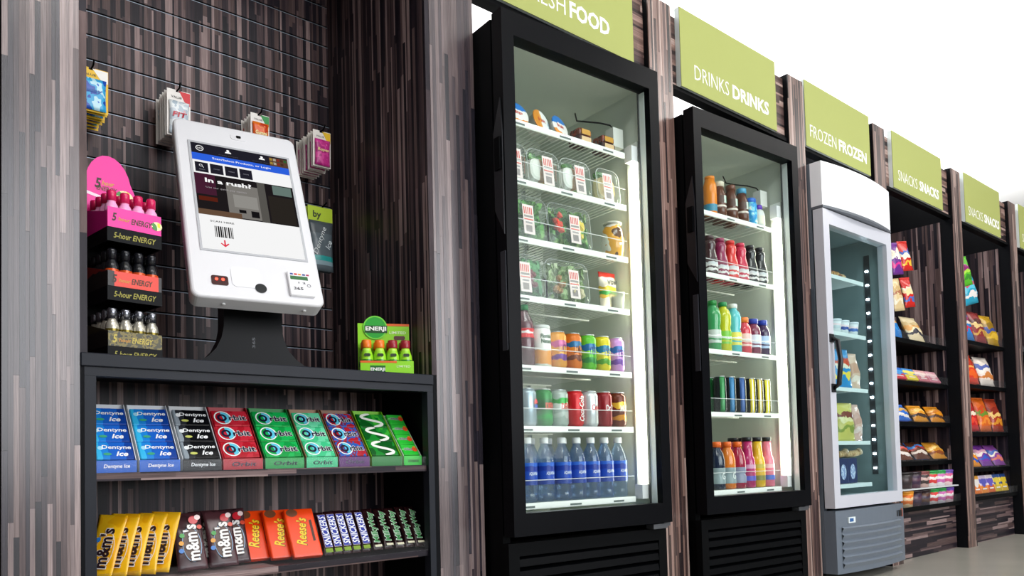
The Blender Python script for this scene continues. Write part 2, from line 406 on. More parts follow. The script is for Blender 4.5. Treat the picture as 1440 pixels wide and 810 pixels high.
# ------------------------------------------------------------------ candy cabinet under the kiosk
t = thing('candy_cabinet', 'black framed candy cabinet with counter top under the kiosk', 'cabinet', (.3725, 0, 0))
CW = 1.3135 - .3725
obj('counter_top', box(0, CW - .014, -.006, YB - .002, .848, .878, .002), SLATE, t)
obj('frame_rail', box(.008, CW - .014, .0, .03, .828, .8475), SLATE, t)
obj('frame_post', box(.008, .031, 0, .03, 0, .8275), SLATE, t)
obj('frame_post', box(CW - .034, CW - .014, 0, .03, 0, .8275), SLATE, t)
obj('side_panel', box(.0, .0075, .0, YB - .002, 0, .8475), DARK, t)
obj('side_panel', box(CW - .0135, CW, .0, YB - .002, 0, .878), DARK, t)
obj('back_panel', box(.008, CW - .014, .29, .3, .02, .847), LAM('X', 'Z', .009, .34, .35, 9.4), t)
XA, XB = .031, CW - .034
SH1, SH2 = .613, .366
for zt in (SH1, SH2):
    s = obj('shelf', box(XA + .0005, XB - .0005, .012, .2895, zt - .018, zt), LAM('Z', 'X', .016, .3, .4, zt * 9), t)
    obj('acrylic_lip', box(XA + .001, XB - .001, .008, .0105, zt - .002, zt + .025), CLEAR((250, 251, 252), .004, .008), s)
obj('base_shelf', box(XA + .0005, XB - .0005, .012, .2895, .06, .078), DARK, t)

# neighbouring bay at the far left (only its dark edge shows)
tag(obj('side_panel', box(-1.2, .2275, .1, .12, 0, PT), LAM('X', 'Z', .009, .4, .4, 2.2)), 'dark panel at the extreme left edge of the photo', 'panel')

# ------------------------------------------------------------------ snack bays
def snack_bay(a, b, nm, zs, seed):
    t = thing('snack_shelving', 'wood-backed %s with black shelves and strip-wood base' % nm, 'shelving', (a, 0, 0), group='snack shelving bays')
    W = b - a
    obj('back_panel', box(.001, W - .001, .46, .475, 0, PT - .02), LAM('X', 'Z', .013, .5, .45, seed), t)
    obj('side_panel', box(.001, .012, .02, .4595, 0, 2.1), DARK, t); obj('side_panel', box(W - .012, W - .001, .08, .4595, 0, 2.1), LAM('Y', 'Z', .013, .5, .45, seed), t)
    obj('base_panel', box(.0125, W - .0125, .065, .08, 0, zs[-1] - .022), LAM('Z', 'X', .013, .3, .4, seed + 4), t)
    for i, z in enumerate(zs):
        last = i == len(zs) - 1
        y0 = .03 if last else .07
        s = obj('shelf', box(.0125, W - .0125, y0 + .004, .459, z - .02, z - .004), BLACK, t)
        obj('shelf_lip', box(.0125, W - .0125, y0, y0 + .0035, z - .022, z + .004), BLACK, s)
        obj('acrylic_lip', box(.014, W - .014, y0 + .0005, y0 + .002, z + .0045, z + .05), CLEAR((250, 251, 252), .004, .008), s)
    return t
SZ1 = [1.285, 1.035, .79, .555, .295]; SZ2 = [1.36, 1.06, .735, .49, .305]
snack_bay(4.417, 5.37, 'first snack bay beside the freezer', SZ1, 3.3)
snack_bay(5.515, 6.44, 'second snack bay near the right edge', SZ2, 8.8)
snack_bay(6.585, 7.46, 'snack bay cut off by the right edge', SZ2, 12.8)

# ================================================================== self-checkout kiosk
KYAW, KTILT, KW, KH = -.146, -.453, .344, .629
KC = Vector((.828, .2, 1.336)); KR = Euler((KTILT, 0, KYAW)).to_matrix()
KX, KY, KZ = KR.col[0].copy(), KR.col[1].copy(), KR.col[2].copy()
def KL(u, v):
    d = onPlane(u, v, KC, KY) - KC; return d.dot(KX), d.dot(KZ)
kio = thing('checkout_kiosk', 'white self-checkout kiosk with tilted touch screen on a black pedestal', 'kiosk', (KC.x, KC.y, .878))
KE = (0, 0, KC.z - .878)
KROT = (KTILT, 0, KYAW)
def kpart(name, me, mat, par=None, loc=(0, 0, 0), rot=(0, 0, 0), label=None):
    """a part given in the tilted panel's own frame"""
    if par is not None: return obj(name, me, mat, par, loc, rot, label)
    p = Vector(KE) + KR @ Vector(loc)
    e = (KR @ Euler(rot).to_matrix()).to_euler()
    return obj(name, me, mat, kio, p, e, label)
KWHITE = M('#e6e6ea', .32, 0, .5, .3)
def shell(w, h, r, prof, cap0=True):
    """rounded slab, prof = [(y, inset)...]"""
    V, Fc = [], []; n = 0
    for y, ins in prof:
        P = rrect(w - 2 * ins, h - 2 * ins, max(.002, r - ins), 6); n = len(P); V += [(x, y, z) for x, z in P]
    for i in range(len(prof) - 1):
        for k in range(n): k2 = (k + 1) % n; Fc.append([i * n + k, (i + 1) * n + k, (i + 1) * n + k2, i * n + k2])
    if cap0: Fc.append(list(range(n)))
    Fc.append([(len(prof) - 1) * n + k for k in range(n)][::-1])
    bm = bmesh.new(); me = mesh(V, Fc); bm.from_mesh(me); bmesh.ops.recalc_face_normals(bm, faces=bm.faces[:]); bm.to_mesh(me); bm.free()
    return me
hous = kpart('housing', shell(KW, KH, .022, [(0, .008), (.0015, .004), (.004, .0015), (.008, 0), (.052, .004), (.06, .014)]), KWHITE)
for z in (.2, .0, -.12, -.25): kpart('screw', lathe([(.004, 0), (.004, .001), (.002, .0018)], 10), STEEL, hous, (-KW / 2, .03, z), (0, R(-90), 0))
for x in (-.09, .12): kpart('screw', lathe([(.005, 0), (.005, .0012), (.002, .002)], 10), WHITE, hous, (x, .028, -KH / 2), (R(180), 0, 0))
# camera eye
cx, cz = KL(335, 194)
kpart('camera_plate', prism(rrect(.044, .024, .008), -.0015, .0), M('#e4e4e8', .4), hous, (cx, -.0002, cz))
kpart('camera_eye', prism(rrect(.013, .009, .003), -.002, .0), M('#0a0a0c', .2), hous, (cx, -.0016, cz))
# screen
c4 = [KL(*p) for p in ((268, 198), (404, 226.5), (429, 368), (283.6, 347))]
sx0 = (c4[0][0] + c4[3][0]) / 2; sx1 = (c4[1][0] + c4[2][0]) / 2; sz1 = (c4[0][1] + c4[1][1]) / 2; sz0 = (c4[2][1] + c4[3][1]) / 2
SWd, SHt = sx1 - sx0, sz1 - sz0
bz = .012
V = [(sx0 - bz, -.0004, sz0 - bz), (sx1 + bz, -.0004, sz0 - bz), (sx1 + bz, -.0004, sz1 + bz), (sx0 - bz, -.0004, sz1 + bz), (sx0, .004, sz0), (sx1, .004, sz0), (sx1, .004, sz1), (sx0, .004, sz1)]
def bezel(x0, x1, z0, z1, b, y0, y1):
    lst = [(x0 - b, x1 + b, y0, y1, z1, z1 + b), (x0 - b, x1 + b, y0, y1, z0 - b, z0), (x0 - b, x0, y0, y1, z0, z1), (x1, x1 + b, y0, y1, z0, z1)]
    return boxes(lst)
kpart('screen_bezel', bezel(sx0, sx1, sz0, sz1, .0065, -.0022, -.0002), M('#b9bbc0', .4), hous)
scr = kpart('screen', box(sx0, sx1, -.0012, -.0003, sz0, sz1), EMIT('#ffffff', .92), None)
def S(s, t): return sx0 + SWd * s, sz1 - SHt * t
def srect(name, s0, s1, t0, t1, mat, dy=0):
    x0, z1 = S(s0, t0); x1, z0 = S(s1, t1)
    return kpart(name, mesh([(x0, 0, z0), (x1, 0, z0), (x1, 0, z1), (x0, 0, z1)], [[0, 1, 2, 3]]), mat, scr, (0, -.0014 - dy, 0))
def stext(body, s0, s1, t, h, mat, bold=0, name='screen_lettering'):
    x0, z = S(s0, t); x1, _ = S(s1, t)
    return text(body, x1 - x0, h, mat, scr, (x0 + x1) / 2, -.0022, z, bold, name=name)
INK = EMIT('#23222c', .9); SBLUE = EMIT('#2f63e0', .95); SWHT = EMIT('#ffffff', .98)
srect('header_bar', 0, 1, 0, .1, INK); srect('blue_bar', 0, 1, .1, .17, SBLUE)
x, z = S(.085, .05); kpart('round_emblem', ring(.0085, .0105), SWHT, scr, (x, -.0022, z)); stext('365', .06, .11, .05, .0055, SWHT)
for s in (.37, .72):
    x, z = S(s, .04)
    kpart('person_icon', flat(disc(.004, 12)), SWHT, scr, (x, -.0022, z + .004)); kpart('person_icon', flat([(-.009, -.006), (.009, -.006), (.007, -.001), (0, .001), (-.007, -.001)]), SWHT, scr, (x, -.0022, z))
    stext('Create Account' if s < .5 else 'Scan or Sign In', s - .1, s + .1, .082, .003, EMIT('#777784', .6))
srect('shelf_picture', .8, 1, .012, .1, MATS.setdefault('pic', None) or (lambda: EMIT('#7a5a48', .5))(), .0002)
for i in range(9): srect('shelf_picture_item', .805 + (i % 5) * .038, .835 + (i % 5) * .038, .02 + (i // 5) * .04, .045 + (i // 5) * .04, EMIT(['#c9a64a', '#a33b2c', '#3c7a3f', '#d8cdb8', '#5b3a2c'][(i * 3) % 5], .6), .0004)
stext('Scan/Select Products, or Login', .2, .8, .135, .0095, SWHT, .012)
for i, tx in enumerate(('SEARCH', 'FOOD', 'DRINKS', 'SNACKS')):
    s0 = .02 + .147 * i; srect('menu_button', s0, s0 + .128, .19, .285, INK)
    stext(tx, s0 + .035, s0 + .093, .262 if i == 0 else .24, .0028, EMIT('#b9b9c4', .7))
x, z = S(.08, .225); kpart('search_icon', ring(.0032, .0045, 16), SWHT, scr, (x - .001, -.0022, z + .001)); kpart('search_icon', flat([(.002, -.003), (.003, -.002), (.007, -.006), (.006, -.007)]), SWHT, scr, (x, -.0022, z))
srect('banner_picture', 0, 1, .3, .69, EMIT('#2a2527', .55))
for k, (s0, s1, t0, t1, c, e) in enumerate(((.0, .2, .3, .5, '#5a2a42', .55), (.3, .62, .36, .68, '#9a9690', .6), (.36, .6, .46, .58, '#b4b1ab', .6), (.62, .7, .3, .69, '#77746e', .5), (.72, .98, .42, .68, '#3a342f', .5), (.78, .98, .31, .4, '#8aa39a', .5),
        (.4, .47, .6, .63, '#1c1a1c', .5), (.52, .6, .6, .66, '#201e20', .5), (.0, .42, .64, .69, '#8a6a52', .5), (.02, .2, .52, .56, '#7a3020', .5))):
    srect('banner_picture_patch', s0, s1, t0, t1, EMIT(c, e), .0002 + .0001 * k / 3)
stext('In a rush?', .1, .56, .36, .0165, SWHT, .03)
stext('Use our quick pay option', .1, .5, .43, .0075, EMIT('#c8c2c6', .7))
stext('SCAN HERE', .1, .33, .745, .0062, EMIT('#1c1c1c', .9), .015)
rnd = random.Random(3); s = .135
while s < .31:
    q = rnd.choice((.006, .009, .015)); srect('barcode_bar', s, s + q, .785, .885, EMIT('#161616', .9)); s += q + rnd.choice((.006, .009))
x, z = S(.215, .94); kpart('red_arrow', flat([(-.002, .012), (-.002, -.004), (-.009, .002), (-.011, -.001), (0, -.012), (.011, -.001), (.009, .002), (.002, -.004), (.002, .012)]), EMIT('#e8384f', .95), scr, (x, -.0022, z))
# scanner window, sensor, card reader
x0, z = KL(297, 393); x1, z2 = KL(321, 396)
scn = kpart('scanner_window', prism(rrect(x1 - x0, .03, .006), -.0015, .0), M('#3a0507', .1, 0, .5, .5), hous, ((x0 + x1) / 2, -.0003, (z + z2) / 2))
for d in (-.008, .008): kpart('scanner_lamp', prism(disc(.004, 12), -.0024, -.0016), EMIT('#ff4030', 6), scn, (d, 0, .003))
x, z = KL(344, 392)
kpart('sensor_panel', prism(rrect(.075, .066, .012), -.0012, 0), M('#e9e9ee', .45), hous, (x + .004, -.0002, z + .004))
x, z = KL(367, 406); kpart('sensor_hole', prism(disc(.015, 22), -.002, -.0013), M('#15181c', .3), hous, (x, -.0002, z))
a = KL(404, 384); b = KL(441, 420)
rx, rz = (a[0] + b[0]) / 2, (a[1] + b[1]) / 2
cr = kpart('card_reader', box(rx - .034, rx + .034, -.010, -.0002, rz - .04, rz + .04, .002), M('#ededf0', .4), hous)
kpart('reader_strip', box(rx - .028, rx + .02, -.0108, -.0102, rz + .012, rz + .024), M('#2f6b3a', .5), cr)
for k, c in enumerate(('#31469a', '#d22c2c', '#e08a2a', '#2f3f8a', '#b03060')): kpart('card_mark', box(rx - .027 + k * .011, rx - .019 + k * .011, -.0107, -.0102, rz + .028, rz + .033), M(c, .5), cr)
text('365', .026, .01, M('#34343a', .5), cr, rx - .01, -.0106, rz - .018, .02)
text('1 2', .02, .006, M('#555560', .5), cr, rx + .002, -.0106, rz + .002, .02); kpart('contactless_mark', ring(.004, .0055, 14), M('#555560', .5), cr, (rx + .02, -.0106, rz - .006))
# pedestal: flared black foot and neck standing on the counter
foot = [(-.17, 0), (.17, 0), (.165, .012), (.145, .03), (.12, .048), (.1, .07), (.086, .1), (.08, .13), (.078, .33), (-.078, .33), (-.08, .13), (-.086, .1), (-.1, .07), (-.12, .048), (-.145, .03), (-.165, .012)]
ped = obj('pedestal', prism(foot, .03, .11), M('#0e1014', .4, 0, .15), kio, (.02, 0, .0005), (0, 0, KYAW))
obj('pedestal_plate', box(-.16, .16, -.02, .17, .0, .004), M('#0e1014', .4, 0, .15), kio, (.02, 0, .0005), (0, 0, KYAW))
text('365', .03, .008, M('#50545c', .4), ped, .0, .0294, .09, .02, turn=R(-90))

# ================================================================== products on pegs
def card_pack(label, group, x, y, z, w, h, cols, txt, tc, art, seed, front, rz=0):
    t = thing('hanging_pack', label, 'snack pack', (x, y, z), (R(random.Random(seed).uniform(-2, 2)), 0, rz), group)
    hole = .012
    obj('card', prism([(-w / 2, -h), (w / 2, -h), (w / 2, 0), (.008, 0), (.008, -.006), (-.008, -.006), (-.008, 0), (-w / 2, 0)], 0, .0012), M(cols[0], .5), t)
    obj('corner_band', prism([(w * .02, -.002), (w / 2 - .001, -.002), (w / 2 - .001, -h * .3), (w * .25, -h * .22)], -.0006, -.0001), M(cols[1], .5), t)
    p = obj('pouch', pillow(w * .86, h * .72, .008, .004, 6, 8, 0, seed % 3), BLOT(art, 30, .3, seed), t, (0, -.005, -h * .97))
    if front and txt: text(txt, w * .62, h * .11, M(tc, .4), p, 0, -.0062, h * .42, .03, .15); 
    if front: text('VALUE', w * .45, h * .045, M('#333333', .5), t, -w * .1, -.001, -h * .16, .01)
    return t
PEGZ = 1.827
ORDN = ['first', 'second', 'third', 'fourth', 'fifth', 'sixth', 'seventh', 'eighth', 'ninth']
def peg_group(u, v, n, w, h, cols, txt, tc, art, what, yfront, step=.011, zp=PEGZ):
    q_ = onY(u, v, yfront - .01); X = q_.x; zp = q_.z
    pg = thing('peg_hook', 'black peg hook holding %s on the slatwall' % what, 'hook', (X, .62, zp), group='peg hooks on the slatwall')
    obj('hook_wire', tube([(0, 0, 0), (0, yfront - .62 - .012, 0), (0, yfront - .62 - .022, .012)], .0025, 6), BLACK, pg)
    obj('hook_plate', box(-.012, .012, -.006, -.0005, -.014, .016), BLACK, pg)
    for k in range(n):
        lb = ('front pack of %s hanging on its peg' % what) if k == 0 else ('%s of the %s, counting from the front of its peg' % (ORDN[k], what))
        card_pack(lb, '%s on a peg' % what, X + random.Random(k * 5 + n).uniform(-.003, .003), yfront + k * step, zp - .003, w, h, cols, txt, tc, art, k, k == 0)
peg_group(131, 92, 7, .082, .122, ('#efbf1c', '#f6f4ee'), 'Baby', '#1f5fb0', ('#1c4fb4', '#37a9e0', '#bfeaf6', '#2a6fd0'), 'blue and yellow mint packs', .45, .021)
peg_group(252, 124, 6, .068, .14, ('#ece7e2', '#d01f2c'), 'FIT', '#c23040', ('#c9d4dd', '#e8eef0', '#b4c4d0', '#d8a8ac'), 'red and silver packs', .49, .019)
peg_group(367, 158, 5, .062, .115, ('#ece7e2', '#1f8a3d'), 'Gummi', '#f4e6a0', ('#e05a1c', '#ee7a24', '#c83a18', '#f29a3c'), 'orange gummy packs', .5, .019)
peg_group(455, 182, 8, .064, .122, ('#f0ebe4', '#f0c41c'), 'Ropes', '#f5d9a0', ('#b0207a', '#d8439a', '#c22c86', '#e46fb0'), 'pink and yellow candy packs', .46, .018)
# grey gum pouch lower on the right
X = onY(455, 310, .5).x
pg = thing('peg_hook', 'black peg hook holding the grey gum pouch', 'hook', (X, .62, 1.5), group='peg hooks on the slatwall')
obj('hook_wire', tube([(0, 0, 0), (0, -.11, 0), (.006, -.135, .012)], .0025, 6), BLACK, pg); obj('hook_plate', box(-.012, .012, -.006, -.0005, -.014, .016), BLACK, pg)
for k in range(2):
    t = thing('hanging_pack', ('grey gum pouch with lime green header hanging right of the kiosk', 'second grey gum pouch hanging behind the front one')[k], 'gum pouch', (X - .012, .5 + .02 * k, 1.497), group=None)
    obj('header_card', box(-.045, .045, 0, .002, -.055, 0), M('#b9d42a', .5), t)
    p = obj('pouch', pillow(.088, .17, .02, .006, 8, 12), BAND([(0, '#5f6b72'), (.12, '#8fa9b2'), (.2, '#2fa3a0'), (.3, '#5f6b72'), (.75, '#4d565c')], 0, .17, 'Z', .3), t, (0, -.003, -.22))
    if k == 0:
        text('Dentyne', .1, .022, M('#e6eef0', .4), p, -.008, -.0125, .1, .0, .2, turn=R(-70)); text('Ice', .03, .018, M('#cfdade', .4), p, .022, -.0125, .09, .02, .2, turn=R(-70))
        text('by', .03, .03, M('#2c3a12', .4), t, -.012, -.0006, -.03, .03)

# ================================================================== energy shot rack (left of the kiosk)
SB_BODY = ((.013, 0), (.0155, .002), (.0155, .045), (.0135, .056), (.0095, .062), (.0095, .066))
SB_CAP = ((.0108, .066), (.0108, .088), (.009, .091))
def shot(label, group, x, y, z, body, capm, cat='bottle', s=1., txt=None, tc=None):
    t = thing('energy_shot', label, cat, (x, y, z), (0, 0, R(8)), group)
    b = obj('bottle_body', lathe(SB_BODY, 14), body, t); obj('cap', lathe(SB_CAP, 12), capm, t)
    if txt: text(txt, .022, .008, tc, b, 0, 0, .032, .03, 0, .0158)
    if s != 1: t.scale = (s, s, s)
    return t
YW8 = R(8); O5 = Vector((.45, .1, .878))
def L5(x, y, z=0): return Vector((O5.x + x * math.cos(YW8) - y * math.sin(YW8), O5.y + x * math.sin(YW8) + y * math.cos(YW8), O5.z + z))
rack = thing('energy_shot_rack', 'black three-tier counter rack of energy shots left of the kiosk', 'rack', O5, (0, 0, YW8))
RW, RD = .128, .15
TIER = [.0, .143, .284]
obj('rack_back', box(0, RW, RD + .001, RD + .006, 0.0005, .36), BLACK, rack)
for i, z in enumerate(TIER):
    b = obj('rack_tier', boxes([(0, RW, 0, RD, z + .026, z + .034), (0, RW, 0, .004, z + .0005, z + .026), (0, .004, .004, RD, z + .0005, z + .026), (RW - .004, RW, .004, RD, z + .0005, z + .026)]), BLACKG, rack)
    text('5-hour ENERGY', .1, .014, M('#9c9430', .5), b, .064, -.0006, z + .016, .015, .25)
for zz in ((.035, .143), (.178, .284)):
    for x in (0, RW - .006): obj('rack_upright', box(x, x + .006, RD + .0062, RD + .013, zz[0], zz[1]), BLACK, rack)
SKIN = [('#4b4427', M('#5d5320', .4, 0, .5), M('#15161a', .25), 'gold camouflage', BLOT(['#3d3a1c', '#7a6c2a', '#2a2816', '#a39a6a'], 60, .4, 1)),
        ('#e0301c', M('#d8401c', .35), M('#15161a', .25), 'orange and black', M('#e5331a', .4)),
        ('#ee1390', M('#ee2a9c', .3), M('#c2114a', .3), 'pink', M('#f0149a', .4))]
for i, z in enumerate(TIER):
    c, bm_, cm, nm, tm = SKIN[i]
    zt = z + .0345
    tr = thing('shot_tray', '%s cardboard tray of energy shots on the %s tier of the rack' % (nm, ('bottom', 'middle', 'top')[i]), 'tray', L5(0, 0, zt), (0, 0, YW8), 'energy shot trays')
    fh = .036
    obj('tray_bottom', box(.002, RW - .002, .002, RD - .002, 0, .0015), tm, tr)
    f = obj('tray_front', box(.001, RW - .001, 0, .0018, 0, fh + (.012 if i == 2 else 0)), tm if i != 1 else BAND([(0, '#1a1416'), (.12, '#e5331a'), (.93, '#1a1416')], 0, RW, 'X', .4), tr)
    sm = BAND([(0, '#16110f'), (.55, ('#3a341a', '#8c1f14', '#c0106e')[i])], 0, .07, 'Z', .45, wob=.4)
    obj('tray_side', prism([(0, 0), (RD - .004, 0), (RD - .004, .07), (0, fh)], 0, .0008), sm if i < 2 else tm, tr, (.0015, .002, 0), (0, 0, R(90)))
    obj('tray_side', prism([(0, 0), (RD - .004, 0), (RD - .004, .07), (0, fh)], 0, .0008), tm, tr, (RW - .001, .002, 0), (0, 0, R(90)))
    text('5', .011, .02, M('#2a1a08', .5) if i else M('#c9b440', .4), f, .016, -.0006, fh * .5 + (.007 if i == 2 else 0), .03, .2)
    text('hour', .028, .009, M('#c98a1a', .4), f, .039, -.0006, fh * .42 + (.007 if i == 2 else 0), .02, .2)
    text('ENERGY', .05, .014, M('#3a2708', .5) if i else M('#c9b440', .4), f, .08, -.0006, fh * .45 + (.005 if i == 2 else 0), .02, .2)
    if i == 2:
        obj('lemon_print', flat(disc(.011, 16, .013), 0), BLOT(['#3c8a34', '#f5e9b0', '#f2d61e', '#fbf6dd'], 70, .4), f, (.116, -.0008, .022))
        # tall pink header card with rounded top
        hp = [(.0, 0), (RW, 0), (RW, .13)] + [(RW * .46 + RW * .44 * math.cos(R(a)), .14 + .085 * math.sin(R(a))) for a in range(15, 166, 15)] + [(0, .13)]
        hd = obj('header_card', prism(hp, 0, .002), tm, tr, (0, RD - .004, 0))
        text('5', .016, .026, M('#2a1a08', .5), hd, .034, -.0006, .15, .03, .2); text('hour', .03, .012, M('#c9a01a', .4), hd, .058, -.0006, .153, .02, .2); text('ENERGY', .05, .012, M('#5a4210', .5), hd, .055, -.0006, .138, .02, .2)
        obj('lemon_print', flat(disc(.016, 18, .021), 0), BLOT(['#3c8a34', '#f5e9b0', '#f2d61e', '#fbf6dd'], 50, .4), hd, (.098, -.0008, .128))
        obj('white_band', flat([(.0, .118), (.07, .105), (.07, .112), (.0, .126)]), M('#f6e3f0', .4), hd, (0, -.0007, 0))
    rows = 3 if i < 2 else 3
    for r in range(4):
        for q in range(4):
            p = L5(.0174 + q * .0311, .02 + r * .034, zt + .0018)
            where = ('front', 'second', 'third', 'back')[r]
            side = ('leftmost', 'second from left', 'third from left', 'rightmost')[q]
            shot('%s shot, %s in the %s row, %s tray' % (nm, side, where, ('bottom', 'middle', 'top')[i]), '%s energy shots' % nm, p.x, p.y, p.z,
                 BAND([(0, ('#4a421c', '#17181d', '#e8209a')[i]), (.25, ('#7a6c2a', '#d8521c', '#f45ab8')[i]), (.62, ('#c6c2b4', '#17181d', '#f7a9d8')[i])], 0, .066, 'Z', .22, (.6, .2, 0)[i]), (M('#8d8f98', .2, .9), M('#1b1c22', .2, .3), M('#d4145a', .28))[i], 'bottle', 1, 'hour' if r == 0 else None, M(('#e6d98a', '#2a0f08', '#7a5a10')[i], .4))

# ================================================================== green shot box at the right of the counter
EB0 = onY(507, 522, .1); EYAW = R(-25); EW = .155
def LE(x, y): return (EB0.x + x * math.cos(EYAW) - y * math.sin(EYAW), EB0.y + x * math.sin(EYAW) + y * math.cos(EYAW))
eb = thing('shot_display_box', 'lime green display box of energy shots at the right end of the counter', 'display box', (EB0.x, EB0.y, .8785), (0, 0, EYAW))
LIME = M('#8ed81a', .4); ORA = M('#e8641a', .4); ED = .085
obj('box_bottom', box(0, EW, 0, ED, 0, .0015), LIME, eb)
f = obj('box_front', box(0, EW, 0, .0015, .0016, .042), LIME, eb); obj('orange_edge', box(0, EW * .68, -.0006, -.0001, .036, .042), ORA, f)
obj('dark_plate', box(.028, .072, -.0006, -.0001, .006, .028), M('#12661e', .4), f); text('ENERJI', .042, .012, M('#f4f8f2', .4), f, .05, -.001, .016, .03); text('LIMITED', .04, .006, M('#e3f5c4', .4), f, .125, -.0008, .026, .01)
bk = obj('box_back', prism([(0, 0), (EW, 0), (EW, .165), (0, .165)], ED - .0015, ED), LIME, eb, (.0, 0, .0016)); obj('orange_edge', box(EW * .45, EW, ED - .0026, ED - .0017, .158, .165), ORA, bk)
rd = obj('round_badge', prism(disc(.036, 28), ED - .0045, ED - .0018), M('#1da32c', .4), bk, (.052, 0, .152)); obj('badge_edge', ring(.032, .036), M('#6fd63a', .4), rd, (0, ED - .0052, 0))
obj('dark_plate', box(-.032, .036, ED - .0056, ED - .0047, -.016, .006), M('#0f4a18', .4), rd); text('ENERJI', .062, .016, M('#f6faf4', .4), rd, .002, ED - .0062, -.005, .03)
text('LIMITED', .05, .008, M('#eaf7d0', .4), bk, .12, ED - .0022, .138, .01); obj('dark_pill', prism(rrect(.034, .012, .005), ED - .0026, ED - .0017), M('#5a2a2a', .4), bk, (.125, 0, .122))
for r in range(2):
    for q in range(4):
        t = thing('energy_shot', 'lime shot with %s cap, %s, %s row of the lime box' % (('orange', 'orange', 'dark red', 'dark red')[q], ('leftmost', 'second from left', 'third from left', 'rightmost')[q], ('front', 'back')[r]), 'bottle', LE(.0205 + q * (EW - .041) / 3, .0225 + r * .0405) + (.8803,), (0, 0, EYAW), 'lime green energy shots')
        b = obj('bottle_body', lathe(((.017, 0), (.0195, .003), (.0195, .045), (.0185, .058), (.013, .074), (.012, .08)), 16), BAND([(0, '#b8e06a'), (.12, '#8fd23a'), (.35, '#1f7d22'), (.55, '#9bdc2c'), (.9, '#b6e84a')], 0, .08, 'Z', .25, 0, .08), t)
        obj('cap', lathe(((.0135, .08), (.0142, .082), (.0142, .102), (.012, .104)), 16), M(('#ee7a1c', '#ee7a1c', '#9c1f2c', '#9c1f2c')[q], .3), t)
        obj('dark_pill', prism(rrect(.018, .009, .004), -.0199, -.0185), M('#2a3a1c', .4), b, (0, 0, .058))

# ================================================================== gum trays on the upper candy shelf
GUM = [  # left px, right px (bottom), base, dark, text kind, carton colour
    (133, 194, '#1c62c8', 'ice', '#dfe4ea', 'blue', 3), (196, 255, '#1c62c8', 'ice', '#dfe4ea', 'blue', 3), (257, 313, '#0e1014', 'ice', '#d5d8dc', 'black', 3),
    (314, 371, '#b01828', 'orbit', '#a8182a', 'crimson red', 3), (373, 429, '#0f9a44', 'orbit', '#0c8a3c', 'deep green', 3), (431, 476, '#3fc488', 'orbit', '#a07a58', 'pale mint green', 3),
    (477, 521, '#8a2340', 'orbit', '#8a6248', 'red and blue berry', 3), (523, 566, '#137a2a', 'swirl', '#7fd01c', 'dark green swirl', 3), (568, 603, '#35c840', 'trident', '#c9dccb', 'light green fruit', 4)]
ORD = ['first', 'second', 'third', 'fourth', 'fifth', 'sixth', 'seventh', 'eighth', 'ninth']
WHT = M('#f4f6f8', .35); NAVY = M('#0c1030', .35)
